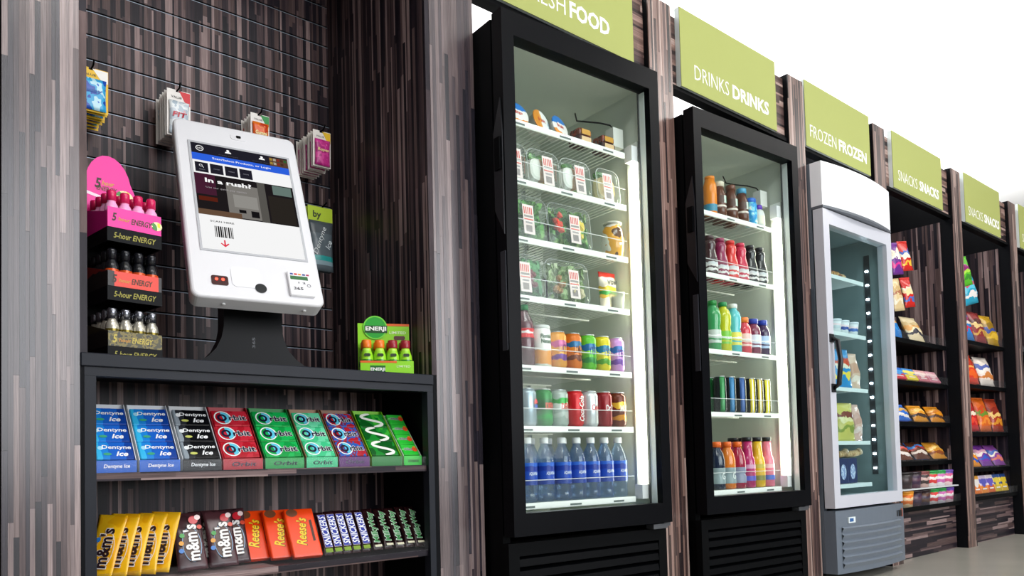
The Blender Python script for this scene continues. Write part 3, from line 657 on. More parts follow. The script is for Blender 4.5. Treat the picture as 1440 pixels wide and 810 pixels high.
for i, (u0, u1, base, kind, carton, cn, n) in enumerate(GUM):
    yF = .03
    X0, X1 = onY(u0, 647, yF).x, onY(u1, 646, yF).x
    X0 = max(X0, .3725 + XA + .002); X1 = min(X1, .3725 + XB - .002)
    W = X1 - X0 - .002
    D, Ht = (.12, .152)
    ang = math.atan2(.10, .128)
    if kind == 'trident': Ht = .14
    t = thing('gum_tray', 'open %s gum tray, %s from the left on the upper candy shelf' % (cn, ORD[i]), 'gum tray', (X0, yF, SH1), (0, 0, 0), 'gum trays on the upper candy shelf')
    cm = M(carton, .5)
    lipm = M(base if i != 6 else '#5a1a6a', .4)
    obj('tray_front', box(.0005, W - .0005, 0, .0015, .0005, .028), lipm, t)
    obj('tray_bottom', box(.0005, W - .0005, .0016, D, .0005, .002), cm, t)
    obj('tray_back', box(.0005, W - .0005, D, D + .0015, .0005, Ht + .012), cm, t)
    sd = [(0, .002), (D - .002, .002), (D - .002, Ht + .012), (D - .012, Ht + .012), (0, .028)]
    for x in (.0005, W - .002):
        me = prism(sd, 0, .0015); obj('tray_side', me, cm, t, (x + .0015, .0018, 0), (0, 0, R(90)))
    txt0 = {'ice': 'Dentyne Ice', 'orbit': 'Orbit', 'swirl': '', 'trident': 'trident'}[kind]
    if txt0: text(txt0, W * .62, .011, WHT if kind == 'ice' else (NAVY if kind == 'orbit' else M('#1a3a1a', .4)), t, W * .52, -.0006, .014, .02, .15)
    # packs lie back on a slope, one above the other
    L = .158 / n
    for k in range(n):
        s = .004 + L * (n - 1 - k)
        rnd = random.Random(i * 10 + k)
        o = thing('gum_pack', '%s gum pack, %s in the %s tray from the left' % (cn, (('top', 'middle', 'bottom') if n == 3 else ('top', 'upper middle', 'lower middle', 'bottom'))[k], ORD[i]), 'gum pack',
                  (X0 + W / 2 + rnd.uniform(-.001, .001), yF + .006 + s * math.sin(ang), SH1 + .024 + s * math.cos(ang)), (-ang, R(rnd.uniform(-1, 1)), 0), 'gum packs in trays')
        w = W - .008
        if kind == 'ice': pm = BAND([(0, '#35b6ea'), (.14, '#1f86dc'), (.34, base), (.8, '#123f98')], -w / 2, w / 2, 'X', .22, 0, .25, 30) if i < 2 else BAND([(0, '#8f9aa4'), (.12, '#2a2d33'), (.3, '#0d0e12')], -w / 2, w / 2, 'X', .22, 0, .25, 30)
        elif i == 6: pm = BLOT(['#b02030', '#2a5cb4', '#8a2340', '#3a76cc'], 45, .25, k)
        elif kind == 'orbit': pm = BLOT([base, {3: '#c4283a', 4: '#17b455', 5: '#6ad8a8'}[i], base], 30, .22, k)
        elif kind == 'swirl': pm = BLOT(['#0d5a1e', '#1c8a30', '#3cae34', '#137a2a'], 22, .22, k)
        else: pm = BAND([(0, '#2cc038'), (.45, '#7ade7a'), (.6, '#35c840')], 0, L, 'Z', .25)
        o2 = obj('wrapper', box(-w / 2, w / 2, -.006, .006, .0006, L - .0006, .002), pm, o)
        yf = -.0068
        if kind == 'ice':
            text('Dentyne', w * .78, L * .27, WHT, o, w * .06, yf, L * .64, .02, .12); text('Ice', w * .32, L * .26, WHT, o, w * .18, yf, L * .3, .03, .3)
            obj('white_dot', flat(disc(.006, 14)), M('#9fdcf6' if i < 2 else '#e8ecef', .4), o, (-w * .36, yf + .0002, L * .62)); obj('leaf_mark', flat(disc(.004, 10, .009)), M('#3aa37a' if i < 2 else '#c9cf6a', .4), o, (-w * .2, yf, L * .28))
        elif kind == 'orbit':
            obj('ring_mark', ring(L * .36, L * .42), M('#e8f4f4', .4), o, (-w * .22, yf, L * .5)); obj('half_disc', flat(disc(L * .35, 14, None, -80, 100)), M('#5cc8e4', .4), o, (-w * .22, yf - .0001, L * .5))
            obj('letter_ring', ring(L * .12, L * .23, 18), NAVY, o, (-w * .24, yf - .0003, L * .5))
            text('rbit', w * .5, L * .36, M('#f2f4f6', .4), o, w * .19, yf - .0001, L * .49, .055); text('rbit', w * .48, L * .34, NAVY, o, w * .19, yf - .0003, L * .49, .025)
        elif kind == 'swirl':
            pts = [(.0 + .34 * w * math.sin(z_ * 2 * PI), -.0, z_ * L) for z_ in [q / 16 for q in range(17)]]
            V = []
            for q, (x_, _, z_) in enumerate(pts):
                a_, b_ = pts[max(0, q - 1)], pts[min(16, q + 1)]; d_ = Vector((b_[0] - a_[0], 0, b_[2] - a_[2])).normalized(); n_ = Vector((-d_.z, 0, d_.x)) * .0045
                V += [(x_ + n_.x, 0, min(L, max(0, z_ + n_.z))), (x_ - n_.x, 0, min(L, max(0, z_ - n_.z)))]
            obj('white_swirl', mesh(V, [[2 * q, 2 * q + 1, 2 * q + 3, 2 * q + 2] for q in range(16)]), M('#eef4ea', .35), o, (0, yf, 0))
        else:
            text('trident', w * .55, L * .3, M('#f0f6f0', .4), o, -w * .1, yf, L * .55, .06, .2); text('trident', w * .53, L * .28, M('#1c2a3a', .4), o, -w * .1, yf - .0002, L * .55, .02, .2)
            obj('berry_mark', flat(disc(L * .22, 12)), M('#e04a1c', .4), o, (w * .3, yf, L * .52)); obj('leaf_mark', flat([(-.004, 0), (.004, 0), (.006, .005), (-.002, .006)]), M('#e08a1c', .4), o, (w * .3, yf - .0002, L * .66))

# ================================================================== candy on the lower shelf
def lean(label, cat, name, group, u, v, y, tilt, yaw=0, z=SH2):
    p = onY(u, v, y)
    return thing(name, label, cat, (p.x, y, z + .009), (-R(tilt), 0, R(yaw)), group)
def mm_bag(label, group, u, y, tilt, yaw, brown, seed, roll=0, w=.07, h=.15):
    t = lean(label, 'candy bag', 'candy_bag', group, u, 790, y, tilt, yaw)
    t.rotation_euler[1] = R(roll)
    base = '#f2b010' if not brown else '#3a2026'
    b = obj('wrapper', pillow(w, h, .0105, .009, 10, 14, .003, seed), BLOT([base, '#f8c01c' if not brown else '#4a2a30', base], 14, .25, seed), t)
    ink = M('#2c1a20', .35) if not brown else M('#f3f0ee', .35); edge = M('#f4f0ea', .35) if not brown else M('#2a1418', .35)
    y0 = -.0084
    obj('print_panel', flat(disc(.045, 22, .022), 0), M('#f3efe8' if not brown else '#8fb4d8', .35), b, (.004, y0 + .0018, h * .42)); obj('print_panel', flat(disc(.043, 22, .0205), 0), M('#4a2a1c' if brown else '#f2b010', .3), b, (.004, y0 + .0012, h * .42))
    text("m&m's", .098, .036, edge, b, .003, y0, h * .45, .06, 0, turn=R(-90)); text("m&m's", .094, .032, ink, b, .003, y0 - .0006, h * .45, .03, 0, turn=R(-90))
    rnd = random.Random(seed)
    for k, c in enumerate((('#1f8a3a', '#d8c01c', '#2f78c8') if not brown else ('#2f78c8', '#e09a1c', '#2f9a3a', '#d23a1c'))): obj('candy_mark', flat(disc(.006, 10)), M(c, .3), b, ((-.022, -.02, -.016, .026)[k], y0 + .0006, h * (.32 + .13 * k)))
    if brown: obj('cherry_mark', flat(disc(.011, 14)), M('#c8182c', .25), b, (.014, y0 + .0006, h * .84)); obj('cherry_mark', flat(disc(.007, 12)), M('#f0d8d8', .25), b, (.024, y0 + .0002, h * .88))
    else: obj('peanut_mark', flat(disc(.012, 12, .007)), M('#d8a860', .3), b, (-.02, y0 + .001, h * .17))
for k, (u, y, yaw, seed) in enumerate(((136, .085, -44, 1), (156, .082, -42, 2), (176, .08, -40, 3), (197, .078, -38, 4), (217, .078, -38, 5))):
    mm_bag('yellow peanut candy bag, %s from the left on the lower shelf' % ORD[k], 'yellow candy bags', u, y, 22, yaw, False, seed, 3)
for k, (u, y, yaw, seed) in enumerate(((272, .042, -6, 6), (291, .095, -14, 7), (316, .056, -8, 8), (334, .092, -8, 9))):
    mm_bag('dark brown candy bag with red cherries, %s from the left' % ORD[k], 'dark brown candy bags', u, y, 26, yaw, True, seed, -2)
for k, (u0, u1) in enumerate(((357, 397), (389, 426), (414, 452))):
    p0 = onY(u0, 790, .045).x; p1 = onY(u1, 785, .045).x; w = p1 - p0 + .004
    t = thing('peanut_butter_cup_pack', 'orange peanut butter cup pack, %s of three on the lower shelf' % ('leftmost', 'middle', 'rightmost')[k], 'candy pack', ((p0 + p1) / 2, .045 + .026 * (2 - k), SH2 + .009), (-R(32), 0, R(-4)), 'orange peanut butter cup packs')
    b = obj('wrapper', box(-w / 2, w / 2, -.009, .009, 0, .145, .004, 2), M('#f0440c', .22), t)
    text('Reese’s', .085, .03, M('#5a2a0c', .4), b, -.004, -.0095, .075, .045, .2, turn=R(-80)); text('Reese’s', .083, .028, M('#f6cf1c', .35), b, -.005, -.0099, .075, .02, .2, turn=R(-80))
    obj('brown_stripe', flat([(-.002, -.032), (.005, -.03), (.005, .034), (-.002, .032)]), M('#4a2410', .4), b, (w * .3, -.0094, .075)); obj('cup_print', flat(disc(.012, 12, .016)), M('#6a3a1c', .4), b, (-w * .25, -.0094, .132))
for k, u in enumerate((463, 476, 489, 502, 516)):
    t = lean('dark brown candy bar with blue lettering panel, %s from the left' % ORD[k], 'candy bar', 'candy_bar', 'blue-lettered candy bars', u, 777, .042, 36, -6)
    b = obj('wrapper', pillow(.0265, .14, .015, .007, 8, 12, .002, k), M('#33161a', .22), t)
    obj('white_edge', prism([(-.0105, .018), (.0105, .018), (.0105, .122), (-.0105, .122)], -.0144, -.013), M('#d9c6d6', .35), b); obj('blue_panel', prism([(-.0098, .019), (.0098, .019), (.0098, .121), (-.0098, .121)], -.0149, -.0145), M('#1a2fa0', .3), b)
    text('SNICKERS', .095, .019, M('#f2f4fa', .35), b, 0, -.0153, .07, .02, .25, turn=R(-90)); obj('green_tab', flat([(-.01, .004), (.01, .004), (.01, .016), (-.01, .016)]), M('#7a9a1c', .35), b, (0, -.0105, 0))
for k, u in enumerate((532, 548, 563, 578, 592)):
    t = lean('dark brown candy bar with pale green lettering, %s from the left' % ORD[k], 'candy bar', 'candy_bar', 'green-lettered candy bars', u, 772, .04 + .012 * (k % 2), 36, -6)
    b = obj('wrapper', pillow(.031, .14, .017, .007, 8, 12, .003, k + 5), M('#2f1518', .22), t)
    text('MilkyWay', .105, .024, M('#c9dccb', .35), b, 0, -.0142, .07, .05, .1, turn=R(-90)); text('MilkyWay', .102, .02, M('#2f8a44', .35), b, 0, -.0148, .07, .02, .1, turn=R(-90))
    obj('white_tab', flat([(-.01, .006), (.011, .006), (.011, .013), (-.01, .013)]), M('#d8d4b8', .35), b, (0, -.0105, 0))

# ================================================================== refrigerated cabinets
GLASS = CLEAR((251, 254, 253), .008, 0, .02)
PLAST = CLEAR((253, 254, 254), .006, .012, .08)
LINER = M('#c9d0c6', .5); RAIL = M('#eef1ec', .45)
class Frame:
    def __init__(s, loc, yaw): s.o = Vector(loc); s.r = Euler((0, 0, yaw)).to_matrix(); s.yaw = yaw
    def w(s, x, y, z=0): return s.o + s.r @ Vector((x, y, z))
    def at(s, u, v, y):
        """local point of a pixel on the upright plane y (local)"""
        n = s.r.col[1]; p = onPlane(u, v, s.w(0, y), n); return s.r.inverted() @ (p - s.o)
def hollow(W, y0, y1, z0, z1, t, tb=None):
    tb = tb or t
    return boxes([(0, t, y0, y1, z0, z1), (W - t, W, y0, y1, z0, z1), (t, W - t, y0, y1, z1 - tb, z1), (t, W - t, y0, y1, z0, z0 + tb), (t, W - t, y1 - t, y1, z0 + tb, z1 - tb)])
def mitred(W, z0, z1, b, bt, bb, y0, y1):
    out = [(0, z0), (W, z0), (W, z1), (0, z1)]; inn = [(b, z0 + bb), (W - b, z0 + bb), (W - b, z1 - bt), (b, z1 - bt)]
    ms = []
    for i in range(4):
        j = (i + 1) % 4; ms.append(prism([out[i], out[j], inn[j], inn[i]], y0, y1))
    return ms
def cooler(label, fr, W, shelves, H=1.997, lamp=22.0, wires=True):
    t = thing('glass_door_cooler', label, 'cooler', fr.o, (0, 0, fr.yaw), 'black glass-door coolers')
    D = .66
    obj('cabinet_shell', hollow(W, .058, D, .05, H - .012, .028, .03), BLACK, t)
    obj('liner', hollow(W - .058, .0585, D - .03, .40, H - .045, .006), LINER, t, (.029, 0, 0))
    obj('floor_plinth', box(.02, W - .02, .1, D, 0, .05), BLACK, t)
    d = obj('door', join(mitred(W, .392, H, .046, .074, .068, 0, .05)), BLACKG, t)
    obj('glass_pane', box(.044, W - .044, .02, .024, .458, H - .072), GLASS, d)
    obj('door_gasket', boxes([(.04, .05, .0505, .057, .42, H - .05), (W - .05, W - .04, .0505, .057, .42, H - .05), (.05, W - .05, .0505, .057, H - .06, H - .05), (.05, W - .05, .0505, .057, .42, .43)]), M('#3a3d40', .6), d)
    obj('inner_edge', box(W - .0475, W - .0462, .0245, .05, .46, H - .076), M('#dfe6e6', .5), d)
    obj('pull_handle', box(-.004, -.0005, .004, .03, .95, 1.25, .001), M('#2c2f36', .3), d)
    lk = obj('lock_bracket', prism([(.008, 1.72), (.045, 1.62), (.045, 1.38), (.0, 1.3), (-.0, 1.62)], 0, .004), M('#15171c', .3), d, (-.0005, .005, 0), (0, 0, R(90)))
    obj('lock_case', box(-.0095, -.005, .008, .035, 1.5, 1.6), BLACK, lk, (.0, 0, 0), (0, 0, R(-90)))
    obj('hinge', boxes([(W - .09, W - .02, .006, .04, .372, .388), (W - .03, W + .002, .012, .03, .378, .3915)]), M('#5a5d62', .35, .6), t)
    # louvred base grille
    g = obj('base_grille', boxes([(.0, .04, .03, .1, .05, .37), (W - .04, W, .03, .1, .05, .37), (.04, W - .04, .03, .1, .33, .37), (.04, W - .04, .03, .1, .05, .07), (.04, W - .04, .09, .1, .07, .33)]), BLACK, t)
    for k in range(7):
        z = .082 + k * .036; me = xprism([(.03, z), (.034, z + .022), (.06, z + .03), (.06, z + .026)], .041, W - .041); obj('louver', me, BLACK, g)
    # lamp on the right jamb
    lx = W - .088
    lm = obj('lamp_housing', box(W - .044, W - .036, .066, .12, .47, H - .24), RAIL, t)
    obj('lamp_tube', box(W - .06, W - .0445, .07, .09, .53, 1.675, .005, 2), EMIT('#fbf9e4', lamp), lm)
    obj('lamp_socket', box(W - .078, W - .0445, .064, .1, 1.68, 1.735), WHITE, lm); obj('lamp_socket', box(W - .078, W - .0445, .064, .1, .475, .525), WHITE, lm)
    obj('thermostat_box', box(W - .1, W - .05, .13, .17, 1.75, 1.82), M('#e4e6e0', .5), t)
    obj('lamp_cable', tube([(W - .075, .15, 1.82), (W - .085, .16, 1.84), (W - .1, .2, 1.86), (W - .14, .24, 1.87), (W - .12, .3, 1.9), (W - .1, .33, 1.945)], .003, 6), BLACK, t)
    for x in (.12, W - .14): obj('shelf_upright', box(x, x + .012, D - .048, D - .037, .42, 1.9), STEEL, t)
    XL, XR = .05, W - .088
    for k, z in enumerate(shelves):
        s = obj('shelf', boxes([(XL, XR, .088, .094, z - .02, z), (XL, XR, .094, .098, z - .006, z - .001), (XL, XR, .3, .306, z - .008, z - .003), (XL, XR, .53, .536, z - .008, z - .003)]), RAIL, t)
        n = 26 if wires else 14
        obj('shelf_wires', boxes([(XL + .004 + (XR - XL - .011) * q / n, XL + .007 + (XR - XL - .011) * q / n, .095, .58, z - .003, z) for q in range(n + 1)]), RAIL, s)
        obj('price_strip', box(XL + .002, XR - .002, .0866, .0878, z - .017, z - .004), M('#f8faf6', .35), s)
        for q in range(3):
            x = XL + .05 + q * (XR - XL - .12) / 2.2; obj('price_tag', box(x, x + .05, .0858, .0865, z - .0155, z - .0095), M('#5f6b68', .5), s)
        if k: obj('product_guard', box(XL + .004, XR - .004, .0875, .0885, z + .0005, z + (.055 if k < len(shelves) - 1 else .07)), PLAST, s); obj('guard_highlight', box(XL + .004, XR - .004, .0872, .0888, z + (.0552 if k < len(shelves) - 1 else .0702), z + (.0575 if k < len(shelves) - 1 else .0725)), CLEAR((252, 253, 253), .05, .5, .2), s)  # whitish strip stands in for the highlight along each guard's top
    return t, XL, XR
F1 = Frame((1.485, -.137, 0), R(-3.1)); W1 = .696
SF1 = [1.712, 1.522, 1.334, 1.146, .922, .728, .484]
cooler('tall black glass-door cooler of fresh food, cans and water under FRESH FOOD', F1, W1, SF1)
F2 = Frame((2.502, -.09, 0), R(-3.2)); W2 = .714
SF2 = [1.637, 1.378, 1.06, .80, .478]
cooler('tall black glass-door cooler of bottled drinks under the DRINKS sign', F2, W2, SF2, wires=False)

# ------------------------------------------------------------------ drink shapes
ALU = M('#c3c7cb', .28, .9)
CAN = ((.026, 0), (.0285, .0015), (.033, .010), (.033, .106), (.027, .1185)); LID = ((.027, .1186), (.0275, .1215), (.0255, .122), (.0245, .1195))
def can(label, group, p, rz, body, txt=None, tc='#ffffff', turn=0, th=.02, tw=.045, h=1., r=1.):
    t = thing('drink_can', label, 'can', p, (0, 0, rz), group)
    b = obj('can_body', lathe(CAN, 20), body, t); obj('can_lid', lathe(LID, 18), ALU, t); obj('pull_tab', box(-.006, .006, -.012, .008, .1205, .1213), ALU, t)
    if txt: text(txt, tw, th, M(tc, .35), b, 0, 0, .065, .03, .0, .0334) if not turn else text(txt, tw, th, M(tc, .35), b, 0, -.0336, .06, .02, .2, turn=turn)
    t.scale = (r, r, h)
    return t
def bottle(label, group, p, rz, prof, body, cap, capm, lab=None, labm=None, txt=None, tc='#ffffff', th=.018, tw=.04, name='drink_bottle', liquid=None, n=18):
    t = thing(name, label, 'bottle', p, (0, 0, rz), group)
    b = obj('bottle_body', lathe(prof, n), body, t); obj('cap', lathe(cap, 14), capm, t)
    if liquid: obj('liquid', lathe([(max(.001, r - .0012), z + (.0012 if i == 0 else 0)) for i, (r, z) in enumerate(prof[:-2])], n), liquid, t)
    if lab:
        l = obj('label', lathe(lab, n, False), labm, t)
        if txt: text(txt, tw, th, M(tc, .35), l, 0, 0, (lab[0][1] + lab[-1][1]) / 2, .02, .1, max(r for r, _ in lab) + .0006)
    return t
POS = ['leftmost', 'second from left', 'third from left', 'fourth from left', 'fifth from left', 'sixth from left', 'rightmost']
def row(fr, pxs, v, yl, zs, gap=0, lo=.0, hi=9.):
    """local x of each pixel column at local depth yl, kept gap apart, as world points at height zs"""
    xs = [fr.at(u, v, yl).x for u in pxs]
    for _ in range(200):
        for i in range(len(xs) - 1):
            d = gap - (xs[i + 1] - xs[i])
            if d > 0: xs[i] -= d / 2; xs[i + 1] += d / 2
        xs = [min(hi, max(lo, x)) for x in xs]
    return [fr.w(x, yl, zs) for x in xs]

# ------------------------------------------------------------------ first cooler: water, cans
WB = ((.026, 0), (.031, .003), (.0315, .02), (.0295, .03), (.0315, .042), (.0315, .125), (.0285, .145), (.0195, .168), (.0125, .182), (.0125, .190))
WCAP = ((.0145, .188), (.0148, .190), (.0148, .206), (.013, .2075))
WLAB = ((.0321, .055), (.0321, .126))
WMAT = CLEAR((214, 230, 250), .06, .06, .05); WLIQ = CLEAR((196, 214, 228), .05, .05, .05)
WLM = BAND([(0, '#1a3f9e'), (.25, '#1c49b4'), (.62, '#12339a'), (.85, '#2a62c8')], .055, .126, 'Z', .3, 0, .15, 60)
for r in range(2):
    for k, p in enumerate(row(F1, (742, 766, 791, 816, 838, 857, 878.5), 660, .128, SF1[6] + .0008, .0655, .085, W1 - .13)):
        q = p if r == 0 else F1.w(F1.at(0, 0, 0).x, 0, 0) if False else p + F1.r @ Vector((.0, .07 * r, 0))
        bottle('clear water bottle with blue label, %s, %s row of the bottom shelf' % (POS[k], ('front', 'back')[r]), 'water bottles in the first cooler', q, F1.yaw, WB, WMAT, WCAP, M('#f3f5f6', .4), WLAB, WLM, 'AQUAFINA' if r == 0 else None, '#dfe9f6', .012, .034, 'water_bottle')
def cb(*st, **k): return BAND(list(st), 0, .122, 'Z', .25, .25, **k)
C6 = [(BAND([(0, '#b9c2c8'), (.08, '#9fb0ba')], 0, .122, 'Z', .25, .5), None, '', 'silver cola can with red and blue ball'), (WAVE(['#0c7a2c', '#14a03c', '#0a5a22'], .122, 1, .25, .2), 'DEW', '#e23a2c', 'green citrus soda can'), (WAVE(['#aab8b0', '#c9d2cc', '#2a9a3c', '#dfe6e0'], .122, 2, .25, .2), 'DEW', '#d23a2c', 'silver and green citrus soda can'),
      (M('#c8141e', .25, .2), 'Coca-Cola', '#f6f2f0', 'red cola can with white script'), (BAND([(0, '#c9ccd0'), (.1, '#d9dce0')], 0, .122, 'Z', .25, .5), 'Coke', '#c8141e', 'silver diet cola can'), (M('#8c0f1c', .25, .2), 'Dr 23', '#f3e9ea', 'dark red soda can'), (WAVE(['#6a2a14', '#d88a1c', '#e8b83a', '#7a2a18'], .122, 4, .25, .2), 'MUG', '#f8efdc', 'brown and gold root beer can')]
for r in range(2):
    for k, p in enumerate(row(F1, (745, 767, 791.5, 813.5, 836, 857, 879), 570, .126, SF1[5] + .0008, .068, .087, W1 - .13)):
        mt, tx, tc, nm = C6[k]
        t = can('%s, %s row, second shelf up' % (nm, ('front', 'back')[r]), 'cans on the second shelf up', p + F1.r @ Vector((0, .07 * r, 0)), F1.yaw + R(12), mt, tx if r == 0 else None, tc or '#fff', R(-90) if tx == 'Coca-Cola' else 0, .022 if tx != 'Coca-Cola' else .026, .04 if tx != 'Coca-Cola' else .085)
        if k == 0 and r == 0:
            b = t.children[0]
            for a0, c in ((10, '#d8202c'), (190, '#1f4fb0')): obj('ball_mark', flat(disc(.017, 14, .012, a0, a0 + 170)), M(c, .3), b, (.008, -.0334, .07), (0, 0, R(12)))
C5 = [(WAVE(['#e9a24a', '#7a4a9a', '#c96a9a', '#e8b060'], .122, 5, .25, .2), 'LUCY', '#7a2a7a', 'peach and purple tea can'), (WAVE(['#d8701c', '#7a3a20', '#2a6a9a', '#ea8a2c'], .122, 6, .25, .2), 'LONG', '#5a2a1a', 'orange and brown tea can'),
      (WAVE(['#5cb82a', '#2a8a3a', '#2a6aa0', '#8ad03a'], .122, 7, .25, .2), 'TEA', '#1a4a8a', 'bright green tea can'), (WAVE(['#d8c81c', '#5aa02a', '#2a7a9a', '#e8dc3a'], .122, 8, .25, .2), 'TEA', '#3a5a8a', 'yellow and green tea can'), (WAVE(['#c990d0', '#7a4aa8', '#3a6ab0', '#e0b0e4'], .122, 9, .25, .2), 'TEA', '#5a2a8a', 'lilac tea can')]
pp = row(F1, (740, 763, 787, 809.5, 831, 853, 873.5), 495, .126, SF1[4] + .0008, .068, .087, W1 - .13)
SOD = ((.026, 0), (.0315, .004), (.0315, .09), (.026, .105), (.0315, .118), (.028, .145), (.0125, .176), (.0125, .184)); SODC = ((.0145, .182), (.0145, .197), (.013, .199))
for r in range(2):
    d = F1.r @ Vector((0, .072 * r, 0)); rw = ('front', 'back')[r]
    bottle('clear soda bottle with red label and green cap, %s row, third shelf up' % rw, 'drinks on the third shelf up', pp[0] + d, F1.yaw, SOD, CLEAR((200, 150, 170), .08, .05), SODC, M('#1d8a4a', .35), ((.0322, .09), (.0285, .105), (.0322, .12)), BAND([(0, '#d8202c'), (.5, '#f0e8e6'), (.7, '#d8202c')], .088, .122, 'Z', .35, 0, .5, 60), liquid=M('#7a1c3a', .3))
    t = thing('juice_bottle', 'juice bottle with white and orange label, %s row, third shelf up' % rw, 'bottle', pp[1] + d, (0, 0, F1.yaw), 'drinks on the third shelf up')
    b = obj('bottle_body', lathe(((.03, 0), (.033, .004), (.033, .05), (.0325, .118), (.03, .126)), 20), BAND([(0, '#d8d4c8'), (.06, '#e8941c'), (.42, '#f3f2ee'), (.97, '#c9ccc8')], 0, .128, 'Z', .3, 0, .12, 40), t); obj('cap', lathe(((.0295, .1262), (.0305, .128), (.0305, .1355), (.029, .137)), 18), M('#d5d9d6', .35), t)
    if r == 0: text("Florida's", .048, .014, M('#2a5a3a', .35), b, 0, 0, .1, .03, 0, .0336); text('Natural', .044, .014, M('#2a5a3a', .35), b, 0, 0, .083, .03, 0, .0336)
    for k in range(5):
        mt, tx, tc, nm = C5[k]
        can('%s, %s row, third shelf up' % (nm, rw), 'drinks on the third shelf up', pp[k + 2] + d, F1.yaw, mt, tx if r == 0 else None, tc, 0, .026, .034)

# ------------------------------------------------------------------ first cooler: packed food
def leaves(w, h, d, cols, n, seed):
    """heap of torn leaves filling a box"""
    rnd = random.Random(seed); V, Fc = [], []
    for _ in range(n):
        c = Vector((rnd.uniform(-.5, .5) * w, rnd.uniform(-.5, .5) * d, rnd.uniform(0, 1) * h)); q = Euler((rnd.uniform(0, 6), rnd.uniform(0, 6), rnd.uniform(0, 6))).to_matrix(); s = rnd.uniform(.014, .026)
        b = len(V)
        for x, y, z in ((-1, -.4, .1), (-.3, -.6, -.15), (.5, -.5, .1), (1, 0, -.1), (.5, .5, .15), (-.3, .6, -.1), (-1, .3, .15), (0, 0, .2)):
            p = c + q @ Vector((x, y, z)) * s; V.append((max(-w / 2, min(w / 2, p.x)), max(-d / 2, min(d / 2, p.y)), max(0, min(h, p.z))))
        Fc += [[b + 7, b + k, b + (k + 1) % 7] for k in range(7)]
    return mesh(V, Fc)
def sticker(par, x, y, z, w=.045, h=.1):
    s = obj('paper_label', box(x - w / 2, x + w / 2, y - .0006, y, z - h / 2, z + h / 2), M('#efdedb', .5), par)
    for k in range(5): obj('label_bar', box(x - w * .4 + k * w * .17, x - w * .4 + k * w * .17 + w * .08, y - .0012, y - .0007, z + h * .18, z + h * .42), M(('#d24a44', '#c8504a', '#d8706a', '#c8504a', '#d24a44')[k], .5), s)
    obj('label_bar', box(x - w * .42, x + w * .42, y - .0012, y - .0007, z - h * .02, z + h * .02), M('#d86a62', .5), s); obj('label_bar', box(x - w * .4, x + w * .4, y - .0012, y - .0007, z + h * .07, z + h * .14), M('#9a9694', .5), s)
    for k in range(9): obj('barcode_bar', box(x - w * .28 + k * w * .062, x - w * .28 + k * w * .062 + w * .03, y - .0012, y - .0007, z - h * .42, z - h * .2), M('#6a6668', .5), s)
    obj('label_bar', box(x - w * .3, x + w * .3, y - .0012, y - .0007, z - h * .14, z - h * .08), M('#a8a2a4', .5), s)
def tub(label, group, p, rz, w, h, d, fill, seed, lx=.0, lean=6):
    """clear clamshell stood on its edge, lid towards the door"""
    t = thing('clamshell_box', label, 'food box', p, (-R(lean), 0, rz), group)
    P = shell(w, h, .028, [(.006, .0), (.004, .0), (0, .004), (-.004, .012), (-.006, .016)], False)
    obj('clear_lid', P, CLEAR((250, 253, 252), .045, .05, .06), t, (0, .0, h / 2))
    obj('clear_base', shell(w, h, .028, [(.0065, 0), (.012, .002), (d - .006, .012), (d, .018)], False), CLEAR((248, 252, 250), .04, .04, .08), t, (0, 0, h / 2))
    obj('rim', mesh(*rim(w, h, .028, .0025)), CLEAR((240, 246, 244), .12, .35, .1), t, (0, .002, h / 2))
    fill(t, w, h, d, seed)
    sticker(t, lx, -.0062, h * .44)
    return t
def rim(w, h, r, e):
    A = rrect(w, h, r, 5); B = rrect(w + 2 * e, h + 2 * e, r + e, 5); n = len(A)
    return [(x, 0, z) for x, z in A] + [(x, 0, z) for x, z in B], [[k, n + k, n + (k + 1) % n, (k + 1) % n] for k in range(n)]
def salad(cols, extras):
    def f(t, w, h, d, seed):
        o = obj('salad_leaves', leaves(w * .86, h * .86, d * .7, cols, 170, seed), BLOT(cols, 28, .45, seed), t, (0, d * .42, h * .07)); o['kind'] = 'stuff'
        rnd = random.Random(seed)
        for (nm, c, fx, fz, n, s) in extras:
            for k in range(n):
                bm = bmesh.new(); bmesh.ops.create_icosphere(bm, subdivisions=1, radius=s)
                for v in bm.verts: v.co *= rnd.uniform(.75, 1.15)
                obj(nm, from_bm(bm), M(c, .4), t, (fx * w + rnd.uniform(-.022, .022), d * .05, h * fz + rnd.uniform(-.03, .03)))
    return f
def sandwich(c1, c2, stripes=True):
    def f(t, w, h, d, seed):
        b = obj('bread', shell(w * .8, h * .66, .03, [(0, .012), (.004, .004), (d * .35, 0), (d * .6, .01)]), BAND([(0, c1), (.3, c1), (.42, '#b88a5a'), (.55, c2)], -w * .4, w * .4, 'X', .6, 0, .25, 30), t, (0, .008, h * .5))
        if stripes:
            for k in range(4): obj('grill_mark', flat([(w * .14 + k * .011, -.03), (w * .14 + k * .011 + .005, -.03), (w * .14 + k * .011 + .012, .03), (w * .14 + k * .011 + .007, .03)]), M('#6a3a18', .6), b, (0, -.0006, 0))
        obj('lettuce', leaves(w * .7, h * .16, d * .3, ['#3a7a2a', '#5a9a3a'], 24, seed), BLOT(['#2a6a24', '#5a9a3a', '#3a7a2a'], 40, .5), t, (0, d * .35, h * .78))
    return f
def tubs(pxs, v, shelf, yl): return row(F1, pxs, v, yl, shelf + .004)
g2 = 'sandwich boxes on the second shelf'
P2_ = tubs((722, 767, 812, 857), 240, SF1[1], .112)
